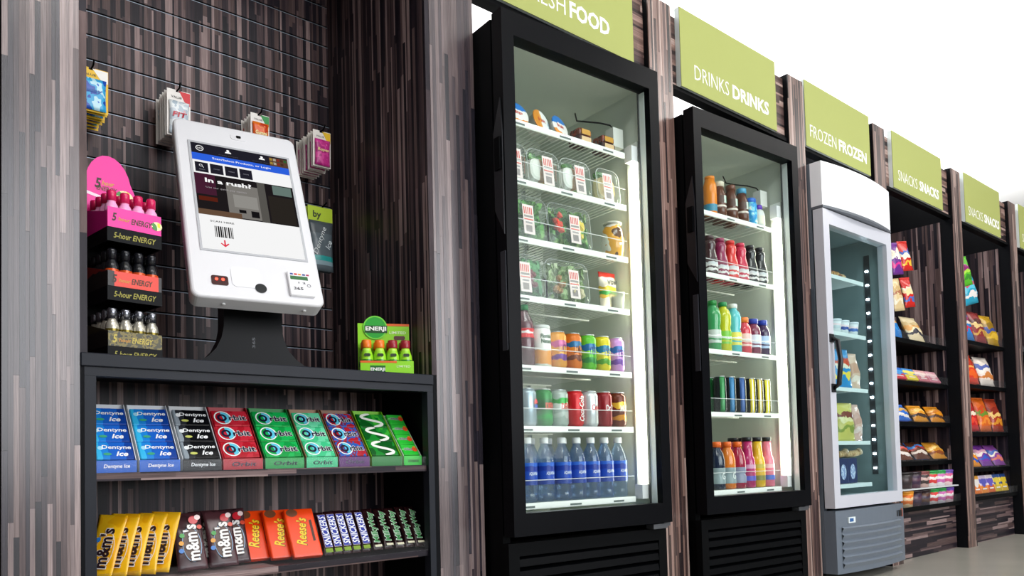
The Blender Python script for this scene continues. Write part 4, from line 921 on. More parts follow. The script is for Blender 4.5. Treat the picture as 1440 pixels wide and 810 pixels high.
for k, (p, fn, w, nm) in enumerate(zip(P2_, (sandwich('#e8e0d0', '#c89a5a'), sandwich('#f2efe8', '#d8a050'), sandwich('#f4f1ec', '#8fae62', False), sandwich('#f0d8a0', '#e8b060', False)), (.13, .135, .135, .11), ('clear sandwich box half hidden by the cooler door frame', 'clear sandwich box with grilled striped bread', 'clear sandwich box with white bread and greens', 'clear box with golden wrap, rightmost sandwich'))):
    tub(nm + ' on the second shelf', g2, p, F1.yaw, w, .125, .07, fn, k, .012 if k != 3 else -.01)
SAL = [salad(['#2f7a2a', '#5aa83c', '#87c25a', '#3a8a34'], [('onion_piece', '#b06a8a', .1, .4, 3, .01)]), salad(['#3a7a30', '#6aa84a', '#a8c878', '#4a8a3a'], [('tomato_piece', '#e0402c', -.22, .55, 7, .013), ('egg_piece', '#f0d24a', .26, .45, 6, .012)]),
       salad(['#2f7a44', '#4a9a5a', '#7ab87a', '#2a6a3c'], [('beet_piece', '#7a2a3a', .18, .45, 6, .012)]), salad(['#7a9a5a', '#a8c088', '#c9d8ac', '#8aa868'], [('nut_piece', '#a87a4a', -.2, .42, 9, .012), ('chicken_piece', '#d8c8a0', .22, .42, 7, .013)])]
p3 = tubs((747, 804), 310, SF1[2], .112); p4 = tubs((743, 801), 390, SF1[3], .112)
tub('green salad box cut by the door frame on the third shelf', 'salad boxes', p3[0], F1.yaw, .15, .148, .07, SAL[0], 11, -.01)
tub('salad box with tomato and egg pieces on the third shelf', 'salad boxes', p3[1], F1.yaw, .19, .148, .07, SAL[1], 12, .015)
tub('green salad box with dark beet pieces on the fourth shelf', 'salad boxes', p4[0], F1.yaw, .15, .14, .07, SAL[2], 13, -.012)
tub('pale salad box with nuts on the fourth shelf', 'salad boxes', p4[1], F1.yaw, .19, .142, .07, SAL[3], 14, .022)
# thin black dividers between the boxes
for k, (u, v, z) in enumerate(((771, 330, SF1[2]), (769, 410, SF1[3]))):
    p = row(F1, (u,), v, .105, z + .001)[0]
    t = thing('shelf_divider', 'black wire divider between the salad boxes on the %s shelf' % ('third', 'fourth')[k], 'divider', p, (0, 0, F1.yaw), 'black shelf dividers')
    obj('divider_wire', tube([(0, 0, 0), (0, 0, .06), (0, .01, .068), (0, .1, .068), (0, .11, .06), (0, .11, 0)], .0028, 6), BLACK, t)
# single packs at the right of the third and fourth shelves
p = row(F1, (862,), 345, .135, SF1[2] + .001)[0]
t = thing('wrap_jar', 'glossy oval wrapped snack cup, right end of the third shelf', 'snack cup', p, (0, 0, F1.yaw))
obj('cup_body', lathe(((.028, 0), (.036, .006), (.042, .05), (.038, .1), (.026, .122)), 20), BLOT(['#f3efe4', '#e8a83a', '#5a3a20', '#f8f6f0'], 14, .2, 3, .4), t); obj('cup_rim', lathe(((.0265, .1222), (.034, .123), (.034, .128), (.03, .13)), 20), M('#cfcfc4', .3), t)
p = row(F1, (856,), 405, .185, SF1[3] + .005)[0]
t = thing('chip_pouch', 'white and green snack pouch with red top, right end of the fourth shelf', 'snack pouch', p, (-R(5), 0, F1.yaw))
b = obj('pouch', pillow(.085, .15, .04, .008, 10, 14, .003, 2), BAND([(0, '#e8ded0'), (.34, '#e8b83a'), (.42, '#3a9a3a'), (.5, '#e8c23a'), (.62, '#f0e8dc'), (.86, '#c8342c')], 0, .15, 'Z', .28, 0, .18, 30), t)
text('wow', .05, .02, M('#3a3a34', .4), b, 0, -.0285, .105, .03, .2)
p = row(F1, (868,), 425, .122, SF1[3] + .001)[0]
t = thing('sugar_caddy', 'clear plastic cup in front of the snack pouch on the fourth shelf', 'plastic cup', p, (0, 0, F1.yaw))
obj('cup_wall', lathe(((.022, 0), (.024, .002), (.028, .06), (.0285, .062)), 18), CLEAR((240, 240, 232), .1, .3, .1), t); obj('cup_filling', lathe(((.02, .0025), (.0215, .03), (.0235, .046)), 14), M('#ece6da', .6), t)
# top shelf: yoghurt cups standing on edge, two dark packs
pt = row(F1, (732, 766, 792), 185, .125, SF1[0] + .004)
for k, p in enumerate(pt):
    t = thing('yogurt_cup', 'round %s, %s on the top shelf' % (('yogurt cup with blue and white lid', 'fruit cup with tilted orange and white lid', 'fruit cup with tilted blue and orange lid')[k], ('leftmost', 'second from left', 'third from left')[k]), 'cup', p + Vector((0, 0, .003)), (R(74), 0, F1.yaw + R((0, 14, 14)[k])), 'cups on the top shelf')
    rr = .042
    obj('cup_body', lathe(((.026, -.05), (.03, -.049), (rr - .004, -.004), (rr, -.003)), 22), M('#e9e6e0', .4), t, (0, 0.0, .0)).location = (0, rr, 0)
    l = obj('foil_lid', lathe(((rr + .002, -.0025), (rr + .002, 0), (rr - .003, .001)), 24), (BAND([(0, '#e8912c'), (.3, '#f0ede8'), (.62, '#f0ede8'), (.66, '#2a78c8')], -.042, .042, 'Y', .3, 0, .5, 25) if k != 1 else BAND([(0, '#d88a2a'), (.35, '#e8a04a'), (.5, '#eef0ee'), (.9, '#9ab0c0')], -.042, .042, 'X', .3, 0, .5, 25)), t)
    l.location = (0, rr, 0); text('fruit' if k else 'dip', .04, .014, M('#c8342c', .4), l, 0, .004, .0018, .02).rotation_euler = (R(-90), 0, 0)
pt = row(F1, (819, 851), 200, .13, SF1[0] + .001)
for k, p in enumerate(pt):
    t = thing('deli_pack', 'dark red deli pack with gold label, %s at the right of the top shelf' % ('first', 'second')[k], 'food pack', p, (0, 0, F1.yaw), 'dark deli packs')
    obj('tray', box(-.032, .032, -.02, .04, 0, .03, .004), M('#3a1a1a', .35), t); obj('film_top', box(-.03, .03, -.018, .038, .0305, .058, .008, 2), BLOT(['#5a2a1a', '#8a3a22', '#3a2018', '#b06a3a'], 40, .2, k, .5), t)
    obj('gold_label', box(-.022, .022, -.0215, -.0205, .004, .026), M('#d8b88a', .4), t); obj('gold_label', box(-.02, .02, -.021, -.0185, .034, .052), M('#c8922c', .4), t)

# ------------------------------------------------------------------ second cooler
r5 = row(F2, (1017, 1030, 1043.5, 1060, 1073, 1087), 660, .13, SF2[4] + .0008, 0.07, .09, W2 - .13)
GAT = ((.028, 0), (.034, .004), (.034, .05), (.03, .06), (.034, .072), (.034, .12), (.028, .15), (.017, .17), (.017, .178)); GC = ((.0195, .176), (.0195, .197), (.018, .199))
VIT = ((.027, 0), (.032, .004), (.032, .11), (.029, .128), (.024, .137), (.024, .148), (.0215, .16), (.0215, .2)); VC = ((.0235, .2005), (.0235, .216), (.022, .218))
DR5 = [('#12203a', '#ee6a1c', 'dark blue'), ('#e0781c', '#ee6a1c', 'orange'), ('#a0183c', '#ee6a1c', 'crimson'), ('#b82468', '#16161a', 'magenta'), ('#e8b81c', '#16161a', 'yellow'), ('#e87a92', '#16161a', 'pale pink')]
for r in range(2):
    for k, p in enumerate(r5):
        q = p + F2.r @ Vector((0, .072 * r, 0)); c, cc, nm = DR5[k]
        lb = '%s %s drink bottle, %s row of the bottom shelf, second cooler' % (nm, 'sports' if k < 3 else 'vitamin', ('front', 'back')[r])
        if k < 3: bottle(lb, 'bottles on the bottom shelf of the second cooler', q, F2.yaw, GAT, M(c, .15, 0, .5, .4), GC, M(cc, .35), ((.0346, .024), (.0346, .052), (.0306, .06), (.0346, .072), (.0346, .09)), M('#8fa0a4' if k != 2 else '#8a8fa8', .35), 'G' if r == 0 and k < 2 else None, '#f2f4f4', .03, .02)
        else: bottle(lb, 'bottles on the bottom shelf of the second cooler', q, F2.yaw, VIT, M(c, .15, 0, .5, .4), VC, M(cc, .35), ((.0326, .03), (.0326, .1)), BAND([(0, ('#5a5ac8', '#8a8a3a', '#4a6ac8')[k - 3]), (.3, c), (.75, ('#d8a0c0', '#c8b84a', '#f0c0c8')[k - 3])], .03, .1, 'Z', .35), None)
SLIM = ((.02, 0), (.026, .008), (.0265, .012), (.0265, .142), (.023, .15)); SLID = ((.0232, .1501), (.0235, .153), (.022, .153))
r4 = row(F2, (1013, 1026.5, 1041, 1055, 1069, 1083.5), 560, .126, SF2[3] + .0008, 0.055, .09, W2 - .13)
for r in range(2):
    for k, p in enumerate(r4):
        c, nm = [('#1c7a3a', 'green'), ('#1c6a9a', 'light blue'), ('#1c4a8a', 'deep blue'), ('#d8c01c', 'yellow-striped'), ('#b8a02c', 'gold-striped'), ('#e8d82c', 'bright yellow')][k]
        t = thing('energy_can', 'tall black energy can with %s stripe, %s row, second cooler' % (nm, ('front', 'back')[r]), 'can', p + F2.r @ Vector((0, .06 * r, 0)), (0, 0, F2.yaw + R(-32)), 'tall energy cans')
        obj('can_body', lathe(SLIM, 18), BAND([(0, '#11181c'), (.32, c), (.5, '#e8e8d8' if k > 2 else c), (.58, c), (.72, '#11181c')], -.0265, .0265, 'X', .25, .2, .12, 25), t); obj('can_lid', lathe(SLID, 16), ALU, t)
r3 = row(F2, (1011, 1021.5, 1038, 1054.5, 1068.5, 1082), 460, .128, SF2[2] + .0008, 0.069, .09, W2 - .13)
TALL = ((.028, 0), (.033, .004), (.033, .085), (.0295, .1), (.033, .115), (.034, .15), (.028, .172), (.0165, .186), (.0165, .194)); TC = ((.019, .192), (.019, .209), (.0175, .211))
SHORT = ((.029, 0), (.0335, .004), (.0335, .1), (.03, .118), (.0215, .13), (.0215, .136)); SHC = ((.0238, .135), (.0238, .156), (.022, .158))
D3 = [(TALL, TC, '#3a9a5a', '#1f8a3a', '#cfd8d0', 'clear green sports bottle'), (TALL, TC, '#c8c81c', '#1f8a4a', '#7ac23a', 'lime drink bottle with green cap'), (TALL, TC, '#5ac0c8', '#eef0ee', '#e8dc5a', 'aqua and yellow drink bottle with white cap'),
      (SHORT, SHC, '#d83a4a', '#ee7a1c', '#f0c8c0', 'red juice bottle with orange cap'), (SHORT, SHC, '#7a2a4a', '#1c3aa8', '#d8e0f0', 'berry juice bottle with blue cap'), (SHORT, SHC, '#3a1c4a', '#1c3aa8', '#b0c8e8', 'dark grape juice bottle with blue cap')]
for r in range(2):
    for k, p in enumerate(r3):
        pf, cp, c, cc, lc, nm = D3[k]
        bottle('%s, %s row of the middle shelf' % (nm, ('front', 'back')[r]), 'bottles on the middle shelf of the second cooler', p + F2.r @ Vector((0, .072 * r, 0)), F2.yaw, pf, M(c, .15, 0, .5, .4), cp, M(cc, .35),
               ((pf[2][0] + .0006, .03), (pf[2][0] + .0006, .085)), WAVE([lc, c, lc, '#f2f2ee'], .085, k, .35, 0, .3, 40, .03), None)
        if k < 3: pass
r2 = row(F2, (1003, 1017, 1031.5, 1046, 1061, 1075), 365, .128, SF2[1] + .0008, 0.07, .09, W2 - .13)
PEAR = ((.028, 0), (.033, .004), (.034, .04), (.031, .075), (.025, .1), (.0235, .115), (.0265, .128), (.025, .145), (.018, .152)); PC = ((.02, .1525), (.02, .166), (.018, .168))
D2 = [('#3a1a20', 'dark brown'), ('#8a1c4a', 'berry purple'), ('#d8302c', 'bright red'), ('#c8244a', 'raspberry red'), ('#1a1a1e', 'black'), ('#17171c', 'glossy black')]
for r in range(2):
    for k, p in enumerate(r2):
        c, nm = D2[k]
        bottle('%s curvy smoothie bottle, %s row of the second shelf' % (nm, ('front', 'back')[r]), 'curvy smoothie bottles', p + F2.r @ Vector((0, .074 * r, 0)), F2.yaw, PEAR, M(c, .18, 0, .5, .4), PC, M(c, .35),
               ((.0342, .006), (.0348, .04), (.0318, .07)), WAVE([c, '#e6e2e0', '#d8dade', '#e6e2e0'], .07, k, .35, 0, .35, 45), None)
r1 = row(F2, (999, 1012, 1028, 1043, 1057, 1071), 290, .122, SF2[0] + .0008, 0.0605, .09, W2 - .13)
COF = ((.024, 0), (.0295, .003), (.0295, .045), (.027, .05), (.0295, .055), (.0295, .09), (.022, .11), (.0195, .13)); COC = ((.0215, .1302), (.0215, .15), (.02, .152))
for k, p in enumerate(r1):
    if k == 0:
        bottle('orange drink bottle, leftmost on the top shelf of the second cooler', 'bottles on the top shelf of the second cooler', p, F2.yaw, ((.024, 0), (.028, .003), (.028, .12), (.02, .15)), M('#e8861c', .25), ((.021, .1502), (.021, .162)), M('#e8861c', .35), ((.0286, .01), (.0286, .04)), M('#3a8aa8', .4))
    elif k < 4:
        bottle('brown coffee bottle with %s cap, top shelf of the second cooler' % ('cream', 'brown', 'blue')[k - 1], 'coffee bottles', p, F2.yaw, COF, BAND([(0, '#5a3220'), (.3, '#d8cfc4'), (.36, '#5a3220')], 0, .13, 'Z', .2), COC, M(('#d8d2bc', '#6a3a26', '#4aa0c8')[k - 1], .35), ((.03, .056), (.03, .088)), BAND([(0, '#4a2818'), (.4, '#cfd8d0'), (.62, '#1f6a4a'), (.75, '#4a2818')], -.03, .03, 'X', .35, 0, .1, 40), None)
        bottle('brown coffee bottle behind the %s-capped one on the top shelf' % ('cream', 'brown', 'blue')[k - 1], 'coffee bottles', p + F2.r @ Vector((0, .066, 0)), F2.yaw, COF, M('#5a3220', .25), COC, M('#6a3a26', .35))
    elif k == 4:
        bottle('light blue patterned drink bottle on the top shelf', 'bottles on the top shelf of the second cooler', p, F2.yaw, ((.024, 0), (.028, .003), (.028, .09), (.0255, .1)), BLOT(['#2a9ad8', '#7ad0e8', '#f0f4f0', '#2f8a5a'], 40, .3, 2), ((.0245, .1002), (.0245, .118), (.022, .12)), M('#1f6ad0', .35))
    else:
        bottle('milk bottle with purple cap, rightmost on the top shelf', 'bottles on the top shelf of the second cooler', p, F2.yaw, ((.022, 0), (.026, .003), (.026, .055), (.02, .075), (.0135, .082)), M('#dfe2dc', .3), ((.0155, .0822), (.0155, .1), (.014, .102)), M('#5a2ab0', .35), ((.0266, .012), (.0266, .05)), M('#e9e6d0', .4))

# ================================================================== grey upright freezer
FZ = Frame((3.536, -.072, 0), 0); WZ = .735
GREY = M('#646d78', .35, .3); SILV = M('#d6d8e2', .3, .2); GLINER = M('#7d9294', .4)
t = thing('upright_freezer', 'silver grey glass-door freezer with white header under the FROZEN sign', 'freezer', FZ.o, (0, 0, 0))
obj('cabinet_shell', hollow(WZ, .058, .6, .045, 2.03, .03, .03), GREY, t)
obj('liner', hollow(WZ - .062, .0585, .568, .39, 1.79, .006), GLINER, t, (.031, 0, 0))
# bowed white header box
n = 14; bow = [(WZ * k / n, -.03 * (1 - (2 * k / n - 1) ** 2)) for k in range(n + 1)]
def bowed(z0, z1, yb, extra=0):
    V = [(x, y - extra, z) for z in (z0, z1) for x, y in bow] + [(0, yb, z0), (WZ, yb, z0), (0, yb, z1), (WZ, yb, z1)]; m_ = n + 1
    F_ = [[k, k + 1, m_ + k + 1, m_ + k] for k in range(n)]
    b = 2 * m_; F_ += [list(range(m_))[::-1] + [b, b + 1], [m_ + k for k in range(m_)] + [b + 3, b + 2], [0, m_, b + 2, b], [n, b + 1, b + 3, m_ + n], [b, b + 2, b + 3, b + 1]]
    return mesh(V, F_)
obj('header_box', bowed(1.815, 2.03, .0575), M('#f0f1f6', .3, 0, .5, .3), t)
obj('header_trim', bowed(1.803, 1.8145, .0575, .002), M('#6a7078', .4, .4), t)
d = obj('door', join(mitred(WZ, .355, 1.80, .058, .07, .058, 0, .05)), SILV, t)
obj('glass_pane', box(.056, WZ - .056, .02, .024, .41, 1.732), CLEAR((244, 251, 251), .01, 0, .02), d)
obj('pull_handle', tube([(.03, -.002, 1.17), (.03, -.03, 1.155), (.032, -.042, 1.06), (.03, -.03, .945), (.03, -.002, .93)], .012, 10), M('#17191d', .35), d)
obj('handle_foot', boxes([(.012, .048, -.006, -.0005, 1.15, 1.19), (.012, .048, -.006, -.0005, .91, .95)]), M('#17191d', .35), d)
# base with bowed louvres
b = obj('base_panel', bowed(.045, .343, .0575), M('#727c89', .4, .3), t)
for k in range(6):
    z = .07 + k * .034
    V = []; m_ = n + 1
    for dz, dy in ((0, -.001), (.02, -.012), (.026, -.001)):
        V += [(.04 + (WZ - .12) * q / n, -.03 * (1 - (2 * (.04 + (WZ - .12) * q / n) / WZ - 1) ** 2) + dy, z + dz) for q in range(n + 1)]
    obj('louver', mesh(V, [[r * m_ + q, r * m_ + q + 1, (r + 1) * m_ + q + 1, (r + 1) * m_ + q] for r in range(2) for q in range(n)]), M('#7c8693', .4, .3), b)
obj('maker_badge', box(.09, .16, -.02, -.0135, .282, .31), M('#dfe8ea', .35), b); obj('maker_badge', box(.098, .135, -.0208, -.0202, .288, .304), M('#1f5a9a', .35), b)
for x in (.6, .648): obj('control_switch', box(x, x + .034, -.016, -.006, .28, .312), M('#1a1c20', .4), b)
obj('control_switch', box(.69, .705, -.009, .001, .276, .318), M('#b04a1c', .4), b)
for x in (.06, WZ - .06):
    for y in (.1, .54): obj('foot', lathe(((.018, 0), (.02, .004), (.012, .012), (.012, .0445)), 12), M('#2a2c30', .5), t, (x, y, 0))
# LED strip on the right inner wall
ls = obj('led_strip', box(WZ - .0395, WZ - .0375, .105, .135, .5, 1.70), M('#22282c', .5), t)
for k in range(15): obj('led_lamp', box(WZ - .043, WZ - .0397, .113, .127, .53 + k * .077, .538 + k * .077), EMIT('#e8f6ff', 90), ls)
obj('shelf_upright', box(.3, .312, .545, .559, .42, 1.75), STEEL, t)
SFZ = [1.53, 1.24, .955, .68, .46]
for z in SFZ: obj('shelf', boxes([(.045, WZ - .15, .09, .1, z - .02, z), (.045, WZ - .15, .1, .5, z - .008, z - .001)]), M('#dfe8e8', .45), t)
def fz(u, v, y, z): q = FZ.at(u, v, y); return FZ.w(q.x, y, z + .001)
for k, (u, c) in enumerate(((1172, ['#7a3a2a', '#c8a060', '#5a2a20']), (1180, ['#8a5a3a', '#d8c090', '#6a3a2a']))):
    t = thing('frozen_meal', '%s frozen meal pack on the top freezer shelf' % ('reddish', 'tan')[k], 'frozen food', fz(u + 4, 378, .13 + k * .01, SFZ[0]), (0, 0, 0), 'frozen packs'); obj('carton', box(-.045, .045, 0, .12, 0, .035, .003), BLOT(c, 40, .35, k), t); obj('top_film', box(-.04, .04, .006, .114, .0355, .04), BLOT(c, 60, .3, k + 3), t)
for k, (u, c) in enumerate(((1172, '#c8d4da'), (1183, '#2a4a9a'), (1196, '#3a6ab8'))):
    t = thing('ice_cream_cup', '%s cup on the second freezer shelf' % ('frosty white', 'white and navy', 'white and blue')[k], 'ice cream cup', fz(u, 440, .135, SFZ[1]), (0, 0, 0), 'ice cream cups')
    obj('cup_body', lathe(((.03, 0), (.037, .06)), 16), BAND([(0, '#e6eaec'), (.35, c), (.6, '#f0d8dc'), (.8, '#e6eaec')], 0, .06, 'Z', .4, 0, .3, 40), t); obj('cup_lid', lathe(((.0385, .0602), (.0385, .07), (.036, .071)), 16), M('#dfe6ee', .4), t)
for k, (u, z, c, nm, w, h) in enumerate(((1183, SFZ[2], ['#1f8ac8', '#f0d84a', '#c84a2a', '#e8e0c8'], 'blue and yellow frozen food bag behind the freezer handle', .17, .21), (1201, SFZ[2], ['#d8b8a0', '#e8d8c8', '#c89a80'], 'pinkish frozen food bag beside the blue one', .09, .2),
        (1186, SFZ[3], ['#c8c060', '#8a9a3a', '#7a3a2a', '#e0d8a0'], 'greenish frozen food bag on the fourth freezer shelf', .15, .2), (1202, SFZ[3], ['#d8b0a0', '#e8d0c8', '#c89a8a'], 'pale pink frozen food bag on the fourth freezer shelf', .08, .2))):
    t = thing('frozen_bag', nm, 'frozen food', fz(u, 520, .13 + .02 * (k % 2), z), (-R(6), 0, R(-10)), 'frozen food bags'); obj('bag', pillow(w, h, .05, .012, 10, 12, .004, k), WAVE(c, h, k, .3, 0, .5, 20), t)
for k, u in enumerate((1186, 1199)):
    t = thing('ice_cream_box', 'navy ice cream box with light print, %s on the bottom freezer shelf' % ('left', 'right')[k], 'ice cream box', fz(u, 655, .12, SFZ[4]), (0, 0, 0), 'navy ice cream boxes'); b = obj('carton', box(-.05, .05, 0, .07, 0, .13, .002), M('#1f2c5a', .35), t)
    obj('pale_print', flat(disc(.04, 16, .028)), BLOT(['#c8d4e8', '#8a9ac8', '#e0e4ec'], 60, .4, k), b, (0, -.0008, .06))
    t = thing('waffle_cone', 'waffle cone pack lying on the %s navy box' % ('left', 'right')[k], 'cone pack', fz(u + 2, 625, .125, SFZ[4] + .131), (0, 0, R(10 - 20 * k)), 'waffle cone packs'); obj('cone', tube([(-.055, .02, .02), (-.02, .02, .02), (.02, .02, .022), (.055, .02, .028)], .018, 8), BLOT(['#b08a5a', '#d8b888', '#8a6238'], 60, .5, k), t); obj('wrapper_end', tube([(.0555, .02, .028), (.07, .02, .034)], .02, 8), M('#d8c0a0', .5), t)

# ================================================================== snacks in the two snack bays
def chips(label, group, p, w, h, cols, seed, tilt=14, yaw=-8, roll=0, d=None, txt=None, tc='#fff6d8', name='chip_bag', cat='chip bag'):
    t = thing(name, label, cat, p, (-R(tilt), R(roll), R(yaw)), group)
    b = obj('bag', pillow(w, h, d or w * .32, .01, 8, 10, .003, seed), WAVE(cols, h, seed, .25, 0, .55, 2.6 / w), t)
    obj('top_crimp', box(-w * .47, w * .47, -.0018, .0018, h - .012, h - .001), M(cols[0], .3), b)
    return t
def SP(u, v, y, z=None):
    p = onY(u, v, y); return Vector((p.x, p.y, p.z if z is None else z))
# bay 1: hanging bags (on strips), upper left
for k, (u, v, w, h, c, nm) in enumerate(((1264, 386, .1, .2, ['#6a2a8a', '#d82a8a', '#e8d8c0', '#f0e6d8'], 'purple and cream snack bag, upper row of the first snack bay'), (1277, 381, .1, .19, ['#c8241c', '#e8b83a', '#3a5ab0', '#f0e6d0'], 'red and gold snack bag, upper row of the first snack bay'),
        (1266, 437, .1, .2, ['#d8c090', '#e8dcc0', '#c8a870', '#a86a4a'], 'cream snack bag, second row of the first snack bay'), (1281, 432, .1, .19, ['#c8241c', '#4a6ab8', '#e8d8c0', '#f0d8a0'], 'red and blue snack bag, second row of the first snack bay'))):
    y = .12; p = SP(u, v, y)
    t = chips(nm, 'hanging snack bags', p, w, h, c, k, 6, -12, -8)
    pg = thing('clip_rod', 'thin black rod holding the %s' % nm.split(',')[0] + (' in the upper row' if k < 2 else ' in the second row'), 'rod', p + Vector((0, .0, h * .96)), group='rods holding the hanging bags')
    obj('rod_wire', tube([(0, .03, .0), (0, .46 - y - .001, .0)], .003, 6), BLACK, pg); obj('rod_clip', box(-.012, .012, .022, .034, -.012, .01), BLACK, pg)
def bagrow(bay, sh, z, y, items, w, h, tilt, grp, where, kind='snack bag', name='snack_bag', dz=0, d=None):
    xa, xb = ((4.66, 5.355), (5.76, 6.425))[bay - 1]; n = len(items); w = min(w, (xb - xa) / n * 1.2); xb -= .02
    for k, (u, v, cols, nm) in enumerate(items):
        chips('%s %s, %s' % (nm, kind, where), grp, Vector((xa + w / 2 + (xb - xa - w) * k / (n - 1), y + .06 * (k % 2), z + .012)), w, h, cols, k + sh * 7, tilt, -8, 0, d, None, name=name, cat=kind)
bagrow(1, 0, SZ1[0], .13, ((1280, 480, ['#1f7ac8', '#2a90dc', '#1a62b0', '#e8b04a'], 'large blue'), (1300, 482, ['#1f7ac8', '#2a90dc', '#c8a04a', '#e8d8a0'], 'blue and tan'), (1314, 484, ['#e0d0a8', '#3a3a44', '#c8b080', '#d8a05a'], 'cream and black'), (1324, 486, ['#3a2a20', '#7a5a3a', '#c8a070', '#2a201a'], 'dark brown')), .17, .19, 24, 'bags in the top basket of bay one', 'in the top basket of the first snack bay')
def carton(label, grp, u, v, y, z, w, h, d, cols, seed, tilt=18, name='snack_box'):
    t = thing(name, label, 'snack box', (Vector((u, y, z + .002 + d * math.sin(R(tilt)))) if u < 100 else SP(u, v, y, z + .002 + d * math.sin(R(tilt)))), (-R(tilt), 0, 0), grp)
    b = obj('carton', box(-w / 2, w / 2, 0, d, 0, h, .003), BAND([(0, cols[0]), (.42, cols[1]), (.55, cols[2]), (.8, cols[1])], 0, h, 'Z', .35, 0, .25, 40), t); obj('print_patch', flat(disc(h * .22, 14, w * .28)), M(cols[2], .4), b, (0, -.0006, h * .55)); obj('print_patch', flat([(-w * .3, 0), (w * .3, 0), (w * .3, h * .08), (-w * .3, h * .08)]), M('#f0ece6', .4), b, (0, -.0009, h * .2))
for k, (u, c, nm) in enumerate(((1275, ('#d82a3a', '#2a6ac8', '#3a9ae0'), 'red and blue'), (1290, ('#e8d02c', '#3a8ad8', '#f0e06a'), 'yellow and blue'), (1308, ('#c8707a', '#e0a8a8', '#f0d8d0'), 'dusty pink'), (1323, ('#c87a8a', '#d89aa8', '#e8c8c8'), 'rose pink'))): carton('%s snack box on the second shelf of the first snack bay' % nm, 'snack boxes of bay one', 4.72 + k * .168, 533, .09, SZ1[1], .155, .085, .03, c, k, 30)
bagrow(1, 2, SZ1[2], .1, ((1274, 590, ['#2a6ac8', '#f0e8dc', '#4a8ad8', '#c89a3a'], 'blue and white'), (1291, 590, ['#3a5ab8', '#e8dcd0', '#6a8ad0', '#d0483a'], 'blue and cream'), (1307, 591, ['#d8901c', '#3a2418', '#e8b04a', '#f0c060'], 'amber'), (1319, 591, ['#a8681c', '#2a1a12', '#d8903a', '#e8b860'], 'brown and amber'), (1332, 592, ['#d88a1c', '#5a3418', '#e8a84a', '#c87a2c'], 'orange brown')), .16, .115, 30, 'bags on the third shelf of bay one', 'on the third shelf of the first snack bay', dz=0)
bagrow(1, 3, SZ1[3], .1, ((1276, 645, ['#6a3a24', '#e8ded4', '#3a8ac0', '#c84a3a'], 'brown and white'), (1289, 644, ['#d8d0c8', '#c83a34', '#3a8ac8', '#f0e8e0'], 'white and red'), (1303, 644, ['#5a3020', '#d8ccc0', '#3a7ac0', '#a83a30'], 'dark brown and blue'), (1317, 643, ['#2a6ac0', '#c8c0b8', '#1f56a8', '#e8e0d8'], 'deep blue'), (1332, 643, ['#c8882a', '#8a4a24', '#e0a84a', '#f0c870'], 'golden')), .17, .13, 36, 'bags on the fourth shelf of bay one', 'on the fourth shelf of the first snack bay')
CUPS = [('#e89a2c', '#e0701c', '#f0d0a0', 'orange'), ('#2a1a24', '#3a2440', '#5a3a4a', 'dark plum'), ('#2a1c20', '#5a3a2a', '#3a2a44', 'dark brown'), ('#2a9a4a', '#d83a3a', '#e8e4e0', 'green and red'), ('#2a9a4a', '#c86ab0', '#e8e4e8', 'green and pink'), ('#6a4aa8', '#d05a8a', '#f0d8d8', 'purple and pink')]
for lv in range(2):
    for k, u in enumerate((1277, 1292, 1306, 1319, 1331, 1343)):
        a, b_, c_, nm = CUPS[k] if not (lv and k == 0) else ('#1a1416', '#2a2024', '#3a2a2a', 'near black')
        if lv and k == 2: a, b_, c_, nm = '#8a4a4a', '#3a3030', '#c8a8a0', 'brown and pink'
        t = thing('snack_cup', '%s snack cup, %s layer of the bottom shelf, first snack bay' % (nm, ('lower', 'upper')[lv]), 'snack cup', Vector((4.69 + k * .12, .105, SZ1[4] - .0035 + lv * .11)), (0, 0, R(-30)), 'cups on the bottom shelf of bay one')
        obj('cup_body', lathe(((.05, 0), (.058, .085)), 16), BAND([(0, c_), (.25, b_), (.5, '#e6e0dc' if k > 2 else c_), (.7, b_), (.85, a)], 0, .085, 'Z', .35, 0, .35, 30), t); obj('cup_lid', lathe(((.0595, .0852), (.0595, .094), (.056, .096)), 16), M(a, .35), t)
tag(obj('divider_tray', box(4.431, 5.355, .038, .165, SZ1[4] + .0985, SZ1[4] + .106), M('#cfd4d6', .4)), 'pale tray between the two cup layers in the first snack bay', 'tray')
# bay 2
for k, (u, v, c, nm, w, h) in enumerate(((1361, 402, ['#5ab82a', '#3a8a2a', '#8a2a6a', '#a8d84a'], 'green and purple snack bag at the top of the second snack bay', .13, .2), (1367, 428, ['#2aa0c0', '#e8e4e0', '#c8607a', '#5ac0d8'], 'turquoise snack bag hanging in the second snack bay', .17, .24))):
    p = SP(u, v, .06 + .05 * k); chips(nm, 'hanging bags of bay two', p, w, h, c, k + 3, 4, -12, -14)
    pg = thing('clip_rod', 'thin black rod holding the %s bag in the second snack bay' % ('green', 'turquoise')[k], 'rod', p + Vector((0, 0, h * .96)), group='rods holding the hanging bags')
    obj('rod_wire', tube([(0, .03, 0), (0, .399 - .05 * k, 0)], .003, 6), BLACK, pg); obj('rod_clip', box(-.012, .012, .022, .034, -.012, .01), BLACK, pg)
bagrow(2, 0, SZ2[0], .1, ((1371, 484, ['#2a7ac0', '#c82a4a', '#8a2a5a', '#e8dcd0'], 'blue and red'), (1380, 484, ['#a81c3a', '#e83a8a', '#6a1c3a', '#f0a0c0'], 'magenta'), (1390, 484, ['#8a2a2a', '#c89a4a', '#5a2a24', '#e0c080'], 'dark red and gold'), (1404, 484, ['#d8b01c', '#c89a1c', '#e8c83a', '#8a5a9a'], 'yellow'), (1414, 484, ['#b8901c', '#d8b03a', '#8a6a1c', '#3a4a8a'], 'mustard')), .2, .24, 16, 'bags in the top basket of bay two', 'in the top basket of the second snack bay')
